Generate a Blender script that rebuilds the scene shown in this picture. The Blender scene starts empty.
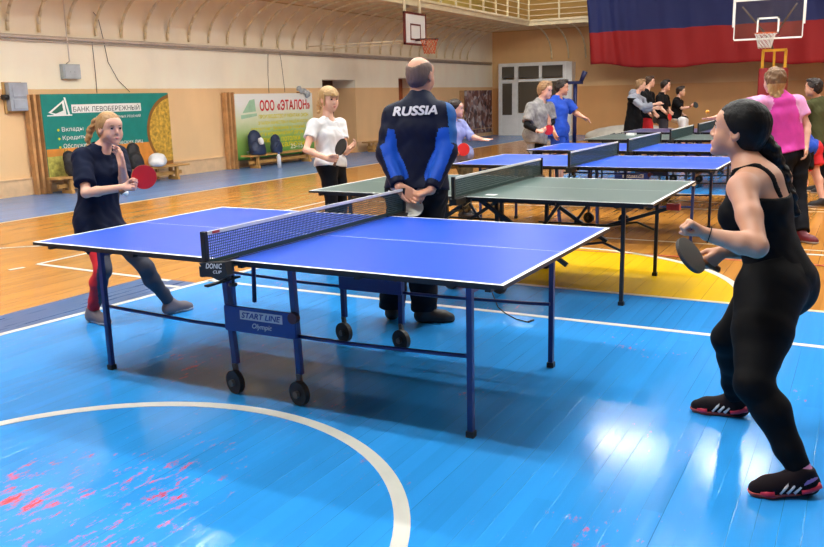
import bpy, bmesh, math, random
import numpy as np
from mathutils import Vector, Matrix
from mathutils.bvhtree import BVHTree
from mathutils.geometry import tessellate_polygon

# ------------------------------------------------------------------ camera
SC = bpy.context.scene
COL = SC.collection
W, H = 824, 547
CAM = np.array([2.5586, -3.6692, 1.484])
YAW, PITCH, ROLL, FPX = .5007, -.2106, -.0236, 828.27
_cy, _sy, _cp, _sp = math.cos(YAW), math.sin(YAW), math.cos(PITCH), math.sin(PITCH)
_f = np.array([-_sy*_cp, _cy*_cp, _sp]); _r = np.array([_cy, _sy, 0.]); _u = np.cross(_r, _f)
_c, _s = math.cos(ROLL), math.sin(ROLL)
CR, CU, CF = _c*_r+_s*_u, -_s*_r+_c*_u, _f
cam = bpy.data.cameras.new('camera'); cam.sensor_width = 36; cam.lens = FPX*36/W
cam.clip_end = 200
camo = bpy.data.objects.new('camera', cam); COL.objects.link(camo)
camo.matrix_world = Matrix([[CR[i], CU[i], -CF[i], CAM[i]] for i in range(3)]+[[0, 0, 0, 1]])
SC.camera = camo

# ------------------------------------------------------------------ view, world, light
SC.view_settings.view_transform = 'Standard'; SC.view_settings.look = 'None'
SC.view_settings.exposure = 1.22; SC.view_settings.gamma = 1; SC.view_settings.use_curve_mapping = False
SC.cycles.max_bounces = 7; SC.cycles.diffuse_bounces = 4; SC.cycles.glossy_bounces = 4
SC.cycles.use_denoising = True
SC.cycles.sample_clamp_indirect = 6
wd = bpy.data.worlds.new('world'); SC.world = wd; wd.use_nodes = True
wd.node_tree.nodes['Background'].inputs[0].default_value = (.6, .7, .9, 1)
wd.node_tree.nodes['Background'].inputs[1].default_value = .12
LAMP_ROWS = (-2.6, -1.7, 3.9, 6.5, 9.5, 15.1, 20.7)  # middle row is added to brighten the left wall
LAMP_XS = [0.5+2.4*k for k in range(-3, 4)]
LAMP_Z, LAMP_STRENGTH = 6.9, 40.0
LAMP_COL = (1.0, .99, .94)

# ------------------------------------------------------------------ room numbers
XW, YF, XR, YB, ZC = -9.85, 25.6, 10.3, -9.0, 7.0     # left wall, far wall, right wall, back wall, ceiling
GX, GY, GZ = -7.8, 23.85, 3.72                        # gallery edge on the left and far wall, its height

def A(*v): return np.array(v, float)
def ray(u, v): return CR*((u-W/2)/FPX)+CU*((H/2-v)/FPX)+CF
def at(u, v, d): return CAM+ray(u, v)*d
def at_z(u, v, z=0.): r = ray(u, v); return CAM+r*((z-CAM[2])/r[2])
def at_x(u, v, x): r = ray(u, v); return CAM+r*((x-CAM[0])/r[0])
def at_y(u, v, y): r = ray(u, v); return CAM+r*((y-CAM[1])/r[1])
def unit(v): v = np.asarray(v, float); return v/max(np.linalg.norm(v), 1e-9)
def lerp(a, b, t): return np.asarray(a)+(np.asarray(b)-np.asarray(a))*t

# ------------------------------------------------------------------ materials
def srgb(r, g, b):
    f = lambda c: (c/255/12.92) if c/255 <= .04045 else ((c/255+.055)/1.055)**2.4
    return (f(r), f(g), f(b), 1)
class NT:
    def __init__(s, name):
        s.m = bpy.data.materials.new(name); s.m.use_nodes = True; s.t = s.m.node_tree
        s.b = s.t.nodes['Principled BSDF']
    def n(s, typ, **kw):
        nd = s.t.nodes.new(typ)
        for k, v in kw.items():
            if k.startswith('i_'):
                key = k[2:]; key = int(key) if key.isdigit() else key
                if hasattr(v, 'is_output'): s.t.links.new(v, nd.inputs[key])
                else: nd.inputs[key].default_value = v
            else: setattr(nd, k, v)
        return nd
    def math(s, op, a, b=0., c=None):
        kw = dict(i_0=a, i_1=b)
        if c is not None: kw['i_2'] = c
        return s.n('ShaderNodeMath', operation=op, **kw).outputs[0]
    def mix(s, f, a, b):
        nd = s.n('ShaderNodeMix', data_type='RGBA')
        for i, v in ((0, f), (6, a), (7, b)):
            if hasattr(v, 'is_output'): s.t.links.new(v, nd.inputs[i])
            else: nd.inputs[i].default_value = v
        return nd.outputs[2]
    def obj(s, scale=(1, 1, 1)):
        tc = s.n('ShaderNodeTexCoord').outputs['Object']
        return s.n('ShaderNodeMapping', i_Vector=tc, i_Scale=scale).outputs[0]
    def noise(s, vec, scale, detail=4., rough=.55):
        return s.n('ShaderNodeTexNoise', i_Vector=vec, i_Scale=scale, i_Detail=detail, i_Roughness=rough).outputs[0]
    def ramp(s, f, stops):
        nd = s.n('ShaderNodeValToRGB', i_0=f); e = nd.color_ramp.elements
        while len(e) < len(stops): e.new(.5)
        for q, (p_, c_) in zip(e, stops): q.position = p_; q.color = c_
        return nd.outputs[0]
    def set(s, **kw):
        for k, v in kw.items():
            k = k.replace('_', ' ')
            if hasattr(v, 'is_output'): s.t.links.new(v, s.b.inputs[k])
            else: s.b.inputs[k].default_value = v
        return s
    def bump(s, h, strength=.2, dist=.01):
        s.t.links.new(s.n('ShaderNodeBump', i_Height=h, i_Strength=strength, i_Distance=dist).outputs[0], s.b.inputs['Normal'])
MATS = {}
def M(name, rgb=None, rough=.5, metal=0., var=.08, vscale=6., bump=0., bscale=60., emit=0., spec=.5, coat=0.):
    if name in MATS: return MATS[name]
    t = NT(name); c = srgb(*rgb)
    if var:
        nz = t.noise(t.obj(), vscale)
        d = tuple(max(0, x*(1-var*1.6)) for x in c[:3])+(1,); l = tuple(min(1, x*(1+var)) for x in c[:3])+(1,)
        t.set(Base_Color=t.ramp(nz, [(.3, d), (.7, l)]))
    else: t.set(Base_Color=c)
    t.set(Roughness=rough, Metallic=metal)
    t.b.inputs['Specular IOR Level'].default_value = spec
    if coat: t.b.inputs['Coat Weight'].default_value = coat
    if bump: t.bump(t.noise(t.obj(), bscale), bump)
    if emit: t.set(Emission_Color=c, Emission_Strength=emit)
    MATS[name] = t.m; return t.m

# ------------------------------------------------------------------ mesh helpers
def tag(o, label=None, cat=None, group=None, kind=None):
    for k, v in (('label', label), ('category', cat), ('group', group), ('kind', kind)):
        if v: o[k] = v
    return o
def wloc(o):
    l = o.location.copy()
    while o.parent: o = o.parent; l += o.location
    return l
class MB:
    """collects shapes, then links them as one mesh object"""
    def __init__(s): s.bm = bmesh.new()
    def _mi(s, fs, mi, smooth=False):
        for f in fs: f.material_index = mi; f.smooth = smooth
    def box(s, lo, hi, mi=0, rot=None):
        lo = A(*lo); hi = A(*hi); c = (lo+hi)/2; e = (hi-lo)/2
        vs = []
        for sx in (-1, 1):
            for sy in (-1, 1):
                for sz in (-1, 1):
                    p = e*A(sx, sy, sz)
                    if rot is not None: p = np.array(rot) @ p
                    vs.append(s.bm.verts.new(c+p))
        fs = [s.bm.faces.new([vs[i] for i in q]) for q in ((0, 1, 3, 2), (4, 6, 7, 5), (0, 4, 5, 1), (2, 3, 7, 6), (0, 2, 6, 4), (1, 5, 7, 3))]
        s._mi(fs, mi); return s
    def tube(s, pts, r, n=8, mi=0, caps=True, smooth=True):
        pts = [A(*q) for q in pts]; rings = []
        rr = r if hasattr(r, '__len__') else [r]*len(pts)
        up = None
        for i, q in enumerate(pts):
            d = unit(pts[min(i+1, len(pts)-1)]-pts[max(i-1, 0)])
            if up is None: up = unit(np.cross(d, A(0, 0, 1) if abs(d[2]) < .9 else A(1, 0, 0)))
            e1 = unit(up-d*np.dot(up, d)); e2 = np.cross(d, e1); up = e1
            rings.append([s.bm.verts.new(q+rr[i]*(e1*math.cos(a)+e2*math.sin(a))) for a in [2*math.pi*k/n+math.pi/n for k in range(n)]])
        fs = []
        for a, b in zip(rings, rings[1:]):
            for k in range(n): fs.append(s.bm.faces.new((a[k], a[(k+1) % n], b[(k+1) % n], b[k])))
        s._mi(fs, mi, smooth)
        if caps: s._mi([s.bm.faces.new(rings[0][::-1]), s.bm.faces.new(rings[-1])], mi)
        return s
    def bar(s, a, b, w, mi=0): return s.tube([a, b], w*.7071, 4, mi, True, False)
    def disc(s, c, ax, r, t, n=24, mi=0, e1=None, r2=None):
        """solid disc: centre, axis, radius, thickness"""
        ax = unit(ax); c = A(*c)
        e1 = unit(np.cross(ax, A(0, 0, 1) if abs(ax[2]) < .9 else A(1, 0, 0))) if e1 is None else unit(e1)
        e2 = np.cross(ax, e1); r2 = r2 or r
        R = [[s.bm.verts.new(c+ax*o+e1*r*math.cos(2*math.pi*k/n)+e2*r2*math.sin(2*math.pi*k/n)) for k in range(n)] for o in (-t/2, t/2)]
        fs = [s.bm.faces.new(R[0][::-1]), s.bm.faces.new(R[1])]+[s.bm.faces.new((R[0][k], R[0][(k+1) % n], R[1][(k+1) % n], R[1][k])) for k in range(n)]
        s._mi(fs, mi); return s
    def quad(s, *pts, mi=0):
        s._mi([s.bm.faces.new([s.bm.verts.new(A(*q)) for q in pts])], mi); return s
    def poly(s, pts, z0, z1, mi=0):
        """flat prism from a list of xy points"""
        lo = [s.bm.verts.new((x, y, z0)) for x, y in pts]; hi = [s.bm.verts.new((x, y, z1)) for x, y in pts]; n = len(pts)
        fs = [s.bm.faces.new(hi), s.bm.faces.new(lo[::-1])]+[s.bm.faces.new((lo[k], lo[(k+1) % n], hi[(k+1) % n], hi[k])) for k in range(n)]
        s._mi(fs, mi); return s
    def strip(s, left, right, z0, z1, mi=0):
        """flat ribbon between two xy polylines"""
        for i in range(len(left)-1): s.poly([left[i], right[i], right[i+1], left[i+1]], z0, z1, mi)
        return s
    def sphere(s, c, r, mi=0, seg=16, scale=(1, 1, 1)):
        m = Matrix.Translation(Vector(c)) @ Matrix.Diagonal((r*scale[0], r*scale[1], r*scale[2], 1))
        g = bmesh.ops.create_uvsphere(s.bm, u_segments=seg, v_segments=max(6, seg*2//3), radius=1, matrix=m)
        s._mi({f for v in g['verts'] for f in v.link_faces}, mi, True); return s
    def build(s, name, mats, parent=None, loc=None, bevel=0):
        me = bpy.data.meshes.new(name)
        bmesh.ops.recalc_face_normals(s.bm, faces=s.bm.faces[:])
        if parent is not None: loc = None; bmesh.ops.translate(s.bm, verts=s.bm.verts[:], vec=-wloc(parent))
        if loc is not None: bmesh.ops.translate(s.bm, verts=s.bm.verts[:], vec=Vector(-np.asarray(loc, float)))
        s.bm.to_mesh(me); s.bm.free()
        for m in (mats if isinstance(mats, (list, tuple)) else [mats]): me.materials.append(m)
        o = bpy.data.objects.new(name, me); COL.objects.link(o)
        if loc is not None: o.location = Vector(loc)
        if parent is not None: o.parent = parent
        if bevel:
            md = o.modifiers.new('soft edges', 'BEVEL'); md.width = bevel; md.segments = 2; md.limit_method = 'ANGLE'
        return o
def thing(name, label, cat, loc=(0, 0, 0), group=None, rz=0.):
    o = bpy.data.objects.new(name, None); COL.objects.link(o); o.location = Vector(loc); o.rotation_euler = (0, 0, rz)
    o.empty_display_size = .1
    return tag(o, label, cat, group)
def struct(mb, name, mats, **kw): return tag(mb.build(name, mats, **kw), kind='structure')
def copy_tree(o, parent=None):
    c = o.copy(); COL.objects.link(c)
    if parent is not None: c.parent = parent
    for ch in o.children: copy_tree(ch, c)
    return c
def text_obj(name, s, w, h, origin, ex, ey, mat, parent=None, shear=0., bold=.0, wrap=None):
    """lettering fitted in a w x h box whose lower left corner is origin; ex, ey: directions of the line and of up"""
    cu = bpy.data.curves.new('letters', 'FONT'); cu.body = s; cu.size = 1; cu.shear = shear; cu.resolution_u = 4; cu.fill_mode = 'NONE'
    to = bpy.data.objects.new('letters', cu); COL.objects.link(to)
    dg = bpy.context.evaluated_depsgraph_get(); me0 = bpy.data.meshes.new_from_object(to.evaluated_get(dg))
    bpy.data.objects.remove(to); bpy.data.curves.remove(cu)
    nb = {}
    for e in me0.edges: a_, b_ = e.vertices; nb.setdefault(a_, []).append(b_); nb.setdefault(b_, []).append(a_)
    loops, seen = [], set()
    for v0 in range(len(me0.vertices)):                     # outlines of the letters, in order
        if v0 in seen or v0 not in nb: continue
        lp, v = [v0], v0; seen.add(v0)
        while True:
            nx = [q for q in nb[v] if q not in seen]
            if not nx: break
            v = nx[0] if len(lp) > 1 else max(nx, key=lambda q: q == v0+1); seen.add(v); lp.append(v)
        L = np.array([me0.vertices[i].co[:2] for i in lp]); L = L[np.linalg.norm(L-np.roll(L, 1, 0), axis=1) > 2e-3]
        if len(L) > 2: loops.append(L)
    bpy.data.meshes.remove(me0)
    area = lambda L: .5*np.sum(L[:, 0]*np.roll(L[:, 1], -1)-np.roll(L[:, 0], -1)*L[:, 1])
    def inside(p, L):
        x, y = L[:, 0], L[:, 1]; x2, y2 = np.roll(x, -1), np.roll(y, -1); c = (y > p[1]) != (y2 > p[1])
        return np.count_nonzero(c & (p[0] < (x2-x)*(p[1]-y)/np.where(y2 == y, 1e-9, y2-y)+x)) % 2 == 1
    sgn = np.sign(area(max(loops, key=lambda L: abs(area(L)))))
    outer = [L for L in loops if area(L)*sgn > 0]; holes = {i: [] for i in range(len(outer))}
    for L in loops:
        if area(L)*sgn > 0: continue
        own = [i for i, O in enumerate(outer) if i in holes and inside(L[0], O)]
        if not own: outer.append(L[::-1])
        else: holes[min(own, key=lambda i: abs(area(outer[i])))].append(L)
    for i in range(len(outer)): holes.setdefault(i, [])
    def fat(L):
        t = np.roll(L, -1, 0)-np.roll(L, 1, 0); t = t/np.maximum(np.linalg.norm(t, axis=1, keepdims=True), 1e-6)
        return L+np.stack([t[:, 1], -t[:, 0]], 1)*sgn*bold
    outer = [fat(L) for L in outer]; holes = {i: [fat(L) for L in hs_] for i, hs_ in holes.items()}
    V_, F_ = [], []
    for i, O in enumerate(outer):
        ps = [[Vector((q[0], q[1], 0)) for q in L] for L in [O]+holes[i]]; n0 = len(V_)
        for t3 in tessellate_polygon(ps): F_.append(tuple(n0+k for k in t3))
        V_ += [tuple(q) for L in ps for q in L]
    me = bpy.data.meshes.new('lettering'); me.from_pydata(V_, [], F_)
    n = len(V_); co = np.array(V_)
    lo, hi = co.min(0), co.max(0); co = (co-lo)/np.maximum(hi-lo, 1e-6)
    P = np.asarray(origin)+co[:, :1]*w*unit(ex)+co[:, 1:2]*h*unit(ey)
    if wrap: P = wrap(P)
    if parent is not None: P = P-np.array(wloc(parent))
    me.vertices.foreach_set('co', P.ravel()); me.update(); me.materials.append(mat)
    o = bpy.data.objects.new(name, me); COL.objects.link(o)
    if parent is not None: o.parent = parent
    return o
# ------------------------------------------------------------------ ceiling lamps (light of the hall, some added to brighten walls)
def lamp_mat():
    t = NT('lamp_diffuser'); t.set(Base_Color=(.8, .8, .8, 1), Emission_Color=LAMP_COL+(1,), Emission_Strength=LAMP_STRENGTH); return t.m
M_LAMP = lamp_mat(); M_HOUSE = M('lamp_housing', (225, 225, 220), .5, var=0)
lamp0 = None
for iy, y in enumerate(LAMP_ROWS):
    for ix, x in enumerate(LAMP_XS):
        if (y > 14 and not -3 < x < 2 and not (y > 20 and x < -6) and x < 5) or (y > 20 and -6 < x < 5) or (y == 9.5 and not 0 < x) or (y < 0 and not -5 < x < 1) or (0 < y < 7 and 3 < x < 7): continue  # outer lamps of the far rows are added to brighten the far end
        if lamp0 is None:
            lamp0 = thing('ceiling_light', 'long white strip light hanging out of view under the hall ceiling', 'light', group='strip lights under the hall ceiling')
            MB().box((-.8, -.16, .02), (.8, .16, .1)).tube([(-.5, 0, .1), (-.5, 0, .14)], .01).build('housing', M_HOUSE, lamp0)
            MB().box((-.77, -.13, 0), (.77, .13, .02)).build('diffuser', M_LAMP, lamp0)
            o = lamp0
        else: o = copy_tree(lamp0)
        o.location = (x, y, LAMP_Z-.04)

# ------------------------------------------------------------------ setting: floor
def floor_mat(name, base, plank, scuff=None, rough=.22, gap=.6, streak=.12, gapw=.045, vari=.12):
    t = NT(name)
    tc = t.n('ShaderNodeTexCoord').outputs['Object']
    sep = t.n('ShaderNodeSeparateXYZ', i_0=tc)
    q = t.math('DIVIDE', sep.outputs[0], plank)
    idx = t.math('FLOOR', q); fr = t.math('FRACT', q)
    wn = t.n('ShaderNodeTexWhiteNoise', noise_dimensions='1D'); t.t.links.new(idx, wn.inputs['W'])
    yy = t.math('DIVIDE', t.math('ADD', sep.outputs[1], t.math('MULTIPLY', wn.outputs[0], 3.)), 2.4)
    wn2 = t.n('ShaderNodeTexWhiteNoise', noise_dimensions='2D', i_Vector=t.n('ShaderNodeCombineXYZ', i_0=idx, i_1=t.math('FLOOR', yy)).outputs[0])
    grain = t.noise(t.n('ShaderNodeMapping', i_Vector=tc, i_Scale=(22, 1.1, 1)).outputs[0], 1., 6.)
    blot = t.noise(tc, .7, 4.)
    k = t.math('ADD', t.math('MULTIPLY', wn2.outputs[0], vari*1.2), t.math('ADD', t.math('MULTIPLY', grain, streak*1.6), t.math('MULTIPLY', blot, .14)))
    k = t.math('ADD', k, 1.-vari*.6-streak*.8-.07)
    c = t.n('ShaderNodeVectorMath', operation='SCALE', i_0=base[:3]); t.t.links.new(k, c.inputs['Scale'])
    col = c.outputs[0]
    if scuff:
        sx_, thr, hue = scuff
        a = t.noise(t.n('ShaderNodeMapping', i_Vector=tc, i_Scale=(24, 8, 1)).outputs[0], 1., 10., .78)
        b = t.noise(t.n('ShaderNodeMapping', i_Vector=tc, i_Location=sx_, i_Scale=(1.15, .9, 1)).outputs[0], 1., 2.)
        dx = t.math('SUBTRACT', sep.outputs[0], -.1); dy = t.math('SUBTRACT', sep.outputs[1], -1.75)
        near = t.math('DIVIDE', .055, t.math('ADD', .32, t.math('ADD', t.math('MULTIPLY', dx, dx), t.math('MULTIPLY', t.math('MULTIPLY', dy, dy), 1.6))))
        f = t.math('ADD', t.math('ADD', a, t.math('MULTIPLY', b, .55)), near)
        f = t.n('ShaderNodeMapRange', i_0=f, i_1=thr, i_2=thr+.09).outputs[0]
        col = t.mix(f, col, hue)
    e = t.math('MINIMUM', fr, t.math('SUBTRACT', 1., fr))
    g = t.n('ShaderNodeMapRange', i_0=e, i_1=0., i_2=gapw, i_3=1., i_4=0.).outputs[0]
    brk = t.n('ShaderNodeMapRange', i_0=t.noise(t.n('ShaderNodeMapping', i_Vector=tc, i_Scale=(9, .8, 1)).outputs[0], 1., 2.), i_1=.42, i_2=.6).outputs[0]
    g = t.math('MULTIPLY', g, t.math('MULTIPLY', brk, gap))
    col = t.mix(g, col, tuple(x*.18 for x in base[:3])+(1,))
    t.set(Base_Color=col)
    t.set(Roughness=t.math('ADD', t.math('MULTIPLY', grain, .14), rough-.085)); t.b.inputs['Specular IOR Level'].default_value = .25
    hgt = t.math('SUBTRACT', t.math('ADD', t.math('MULTIPLY', t.noise(t.n('ShaderNodeMapping', i_Vector=tc, i_Scale=(30, 2.2, 1)).outputs[0], 1., 3.), .35), t.math('MULTIPLY', wn2.outputs[0], .15)), g)
    t.bump(hgt, .3, .006)
    return t.m
BLUE = srgb(46, 144, 222)
M_WOOD = floor_mat('varnished_floorboards', srgb(180, 122, 50), .095, rough=.2, vari=.22, streak=.18)
M_BLUE = floor_mat('blue_floor_paint', BLUE, .075, ((3.1, 1.7, 0), .945, srgb(222, 72, 76)), rough=.15, gap=.75, gapw=.022)
M_DARK = floor_mat('dark_blue_floor_paint', srgb(62, 92, 138), .1, rough=.3, vari=.05, streak=.05, gap=.1)
M_BAND = floor_mat('grey_blue_floor_paint', srgb(100, 138, 192), .1, rough=.25)
M_YEL = floor_mat('yellow_floor_paint', srgb(240, 192, 20), .1, rough=.25, vari=.06, streak=.06)
M_LINE = M('white_floor_line', (212, 212, 204), .35, var=.05)
M_LINE2 = M('worn_floor_line', (226, 205, 170), .35, var=.08)
M_RED = M('red_floor_line', (190, 70, 50), .4)

struct(MB().box((XW-1.2, YB-.3, -.12), (XR+.3, YF+.3, 0)), 'floor', M_WOOD)
XL0, XL1 = -2.42, -2.26                                  # the white side line runs slightly askew
lx = lambda y: -2.39+(y+.34)*(.155/1.8)
b = MB(); b.poly([(lx(-6), -6), (9, -6), (9, 2.37), (lx(2.37), 2.37)], .0, .002)
struct(b, 'floor_blue_paint', M_BLUE)
struct(MB().poly([(-2.88, -6), (lx(-6), -6), (lx(1.4), 1.4), (-2.84, 1.4)], 0, .0025), 'floor_dark_strip', M_DARK)
b = MB(); b.poly([(XW, YB), (-7.22, YB), (-7.22, YF-3.6), (2, YF-3.6), (2, YF), (XW, YF)], 0, .002)
struct(b, 'floor_wall_band', M_BAND)
struct(MB().poly([(-2.3, 8.8), (1.25, 8.8), (1.74, 10.25), (1.5, 11.0), (1.3, 14), (-2.3, 14)], 0, .002), 'floor_far_paint', M_BLUE)
arc = lambda cx, cy, r, a0, a1, n=48: [(cx+r*math.cos(math.radians(a0+(a1-a0)*k/n)), cy+r*math.sin(math.radians(a0+(a1-a0)*k/n))) for k in range(n+1)]
struct(MB().poly(arc(.15, 2.37, 1.72, 0, 180), 0, .0022), 'floor_yellow_paint', M_YEL)
b = MB(); LZ = .0042
def line(p0, p1, w, mi=0):
    p0 = A(*p0); p1 = A(*p1); d = unit(p1-p0); n = A(-d[1], d[0])*w/2
    b.poly([tuple(p0+n), tuple(p0-n), tuple(p1-n), tuple(p1+n)], .0021, LZ, mi)
line((lx(-6), -6), (lx(2.4), 2.4), .055); line((lx(1.5), 1.51), (9, 1.53), .05)
line((lx(2.37), 2.37), (9, 2.4), .045, 1)
a1 = arc(.15, 2.37, 1.75, 0, 180); a2 = arc(.15, 2.37, 1.69, 0, 180); b.strip(a1, a2, .0021, LZ)
a1 = arc(.13, -1.92, 1.265, -30, 210, 80); a2 = arc(.13, -1.92, 1.205, -30, 210, 80); b.strip(a1, a2, .0021, LZ)
line((-4.3, 1.43), (-2.55, 1.37), .05); line((-4.3, 1.43), (-4.36, 6.5), .04); line((-5.6, 1.75), (-5.1, 2.2), .04); line((-4.31, 1.13), (-4.28, 1.27), .05)
line((-2.62, 1.2), (-2.3, 1.22), .05)
line((-7.22, YB), (-7.22, YF-3.6), .05, 1); line((-2.3, 4.73), (4, 4.73), .03, 1); line((-4.36, 6.5), (2.6, 7.5), .03, 1)
line((1.25, 8.8), (-2.3, 8.8), .05); line((1.25, 8.8), (1.74, 10.25), .05); line((1.74, 10.25), (1.5, 11), .05)
line((1.6, 4.5), (5, 4.55), .05); line((0., 3.95), (5, 4.1), .03, 2); line((0, 8.1), (3, 7.5), .03, 1)
struct(b, 'floor_lines', [M_LINE, M_LINE2, M_RED])

# ------------------------------------------------------------------ setting: walls
def wall_mat(name, zsplit, up, low, third=None):
    t = NT(name); tc = t.n('ShaderNodeTexCoord').outputs['Object']; sep = t.n('ShaderNodeSeparateXYZ', i_0=tc)
    n1 = t.noise(tc, 1.3, 5.); z = t.math('ADD', sep.outputs[2], t.math('MULTIPLY', t.noise(tc, 9, 2), .012))
    f = t.n('ShaderNodeMapRange', i_0=z, i_1=zsplit, i_2=zsplit+.012).outputs[0]
    col = t.mix(f, low, up)
    if third: col = t.mix(t.n('ShaderNodeMapRange', i_0=z, i_1=GZ-.02, i_2=GZ).outputs[0], col, third)
    st = t.noise(t.n('ShaderNodeMapping', i_Vector=tc, i_Scale=(1.2, 1.2, .25)).outputs[0], 1.6, 5.)
    k = t.math('ADD', t.math('ADD', t.math('MULTIPLY', n1, .16), t.math('MULTIPLY', st, .16)), .84)
    c = t.n('ShaderNodeVectorMath', operation='SCALE', i_0=col); t.t.links.new(k, c.inputs['Scale'])
    t.set(Base_Color=c.outputs[0], Roughness=.55); t.bump(t.noise(tc, 35, 3), .15); return t.m
M_WL = wall_mat('left_wall_paint', 1.75, srgb(255, 248, 226), srgb(242, 202, 150), srgb(196, 172, 92))
M_WF = wall_mat('far_wall_paint', 1.70, srgb(242, 200, 144), srgb(226, 166, 104), srgb(200, 160, 92))
M_WP = wall_mat('plain_wall_paint', 1.75, srgb(150, 130, 104), srgb(140, 106, 74))
M_CEIL = M('ceiling_paint', (128, 122, 114), .7, var=.04)
D1 = (14.44, 16.02, 1.96); D2 = (18.45, 20.0, 2.03); WT = .75
b = MB()
for y0, y1, z0, z1 in ((YB, D1[0], 0, ZC), (D1[1], D2[0], 0, ZC), (D2[1], YF, 0, ZC), (D1[0], D1[1], D1[2], ZC), (D2[0], D2[1], D2[2], ZC)):
    b.box((XW-WT, y0, z0), (XW, y1, z1))
struct(b, 'wall_left', M_WL)
struct(MB().box((XW-WT, YF, 0), (XR, YF+.3, ZC)), 'wall_far', M_WF)
struct(MB().box((XR, YB, 0), (XR+.3, YF, ZC)), 'wall_right', M_WP)
struct(MB().box((XW-WT, YB-.3, 0), (XR+.3, YB, ZC)), 'wall_back', M_WP)
struct(MB().box((XW-1.2, YB-.3, ZC), (XR+.3, YF+.3, ZC+.15)), 'ceiling', M_CEIL)
M_DOOR = M('brown_door', (96, 58, 40), .45); M_DOOR2 = M('orange_door', (176, 92, 48), .4)
for i, (D, m) in enumerate(((D1, M_DOOR), (D2, M_DOOR2))):
    d = struct(MB().box((XW-WT-.08, D[0], 0), (XW-WT+.02, D[1], D[2])).box((XW-WT+.02, D[0]+.15, .15), (XW-WT+.035, D[1]-.15, .9)).box((XW-WT+.02, D[0]+.15, 1.05), (XW-WT+.035, D[1]-.15, D[2]-.15)), 'door_%d' % (i+1), m)
    MB().tube([(XW-WT+.03, D[0]+.12, .98), (XW-WT+.09, D[0]+.12, .98), (XW-WT+.09, D[0]+.24, .98)], .012).build('door_handle', M('steel', (170, 170, 172), .3, 1), d)
# low skirting step along the left wall
M_SKIRT = M('skirting_paint', (232, 194, 150), .5)
b = MB()
for y0, y1 in ((YB, D1[0]), (D1[1], D2[0]), (D2[1], YF)): b.box((XW, y0, 0), (XW+.03, y1, .27)); b.box((XW, y0, .27), (XW+.045, y1, .29))
struct(b, 'baseboard_left', M_SKIRT)

# ------------------------------------------------------------------ setting: gallery along the left and far wall
M_CREAM = M('cream_gallery_paint', (238, 224, 188), .45, var=.05)
M_SOFF = M('gallery_soffit_paint', (236, 206, 158), .6)
g = MB(); g.box((XW, YB, GZ), (GX, YF, GZ+.16), 1); g.box((GX, GY, GZ), (XR, YF, GZ+.16), 1)
g.box((GX, YB, GZ), (GX+.06, GY, GZ+.19)); g.box((GX, GY-.06, GZ), (XR, GY, GZ+.19)); g.box((GX+.06, YB, GZ+.13), (GX+.1, GY-.1, GZ+.19)); g.box((GX+.1, GY-.1, GZ+.13), (XR, GY-.06, GZ+.19))
gal = struct(g, 'trim_1', [M_CREAM, M_SOFF]); gal.name = 'gallery'
tag(gal, kind='structure')
rail = MB()
for z in (.32, .5, .68, .86): rail.bar((GX+.03, YB, GZ+z), (GX+.03, GY-.03, GZ+z), .022); rail.bar((GX+.03, GY-.03, GZ+z), (XR, GY-.03, GZ+z), .022)
rail.bar((GX+.03, YB, GZ+1.05), (GX+.03, GY-.03, GZ+1.05), .05); rail.bar((GX+.03, GY-.03, GZ+1.05), (XR, GY-.03, GZ+1.05), .05)
rail.build('handrail', M_CREAM, gal)
post = None
def put_copy(proto, loc, rz=0, parent=None):
    o = proto.copy(); COL.objects.link(o); o.location = Vector(loc); o.rotation_euler = (0, 0, rz)
    if parent is not None: o.parent = parent
    return o
pp_ = MB().box((-.025, -.025, 0), (.025, .025, 1.05)).build('railing_post', M_CREAM, gal)
ys = [GY-.03-.95*k for k in range(0, 34)]
pp_.location = (GX+.03, ys[0], GZ)
for y in ys[1:]: put_copy(pp_, (GX+.03, y, GZ), 0, gal)
for k in range(1, 16): put_copy(pp_, (GX+.03+1.06*k, GY-.03, GZ), 0, gal)
# curved ribs from the wall up to the gallery edge
RW = GX-XW
rib_pts = []
for k in range(15):
    a = math.pi/2*k/14
    rib_pts.append((.03+(RW-.14)*(1-math.cos(a))**1.0, 0, .0+(GZ-2.68)*math.sin(a)**.92))
rib = MB()
w_ = .028
for p0, p1 in zip(rib_pts, rib_pts[1:]): rib.tube([p0, p1], .028, 6)
ribo = rib.build('curved_rib', M_CREAM, gal); ribo.location = (XW, 5.5, 2.68)
for k in range(-3, 31):
    if k: put_copy(ribo, (XW, 5.5+.594*k, 2.68), 0, gal)
for k in range(0, 12): put_copy(ribo, (-7.55+.62*k, YF, 2.68), -math.pi/2, gal)
struct(MB().box((XW-.2, YB, GZ+.16), (XW, YB+.01, GZ+.2)), 'trim_9', M_CREAM)

# pipes and cables on the left wall
M_PIPE = M('pipe_paint', (205, 192, 178), .4); M_WIRE = M('grey_cable', (110, 98, 88), .5)
tag(MB().tube([(XW+.05, YB, 2.60), (XW+.05, YF-.2, 2.60)], .035).tube([(XW+.03, YB, 2.54), (XW+.03, YF-.2, 2.545)], .015).build('heating_pipe', M_PIPE, loc=(XW, 0, 2.6)),
    'long painted pipe running along the cream wall under the curved ribs', 'pipe')
q0 = at_x(62, 0, XW+.02); q1 = at_x(66, 64, XW+.02)
tag(MB().tube([(XW+.115, q1[1], GZ-.02), (XW+.115, q1[1], 2.22), (XW+.03, q1[1], 2.18)], .012).build('conduit', M('white_conduit', (228, 218, 204), .4), loc=q1), 'thin white conduit dropping to the grey junction box', 'conduit')
def cable(pts, label, r=.006):
    P = [at_x(u, v, XW+.02) for u, v in pts]
    tag(MB().tube(P, r, 6).build('wall_cable', M_WIRE, loc=P[0]), label, 'cable')
cable([(92, 42), (94, 60), (96, 80), (97, 93)], 'straight cable running down the cream wall to the green banner')
cable([(93, 12), (98, 18), (103, 38), (108, 62), (118, 80), (130, 92)], 'curving loose cable on the cream wall above the green banner')
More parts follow.
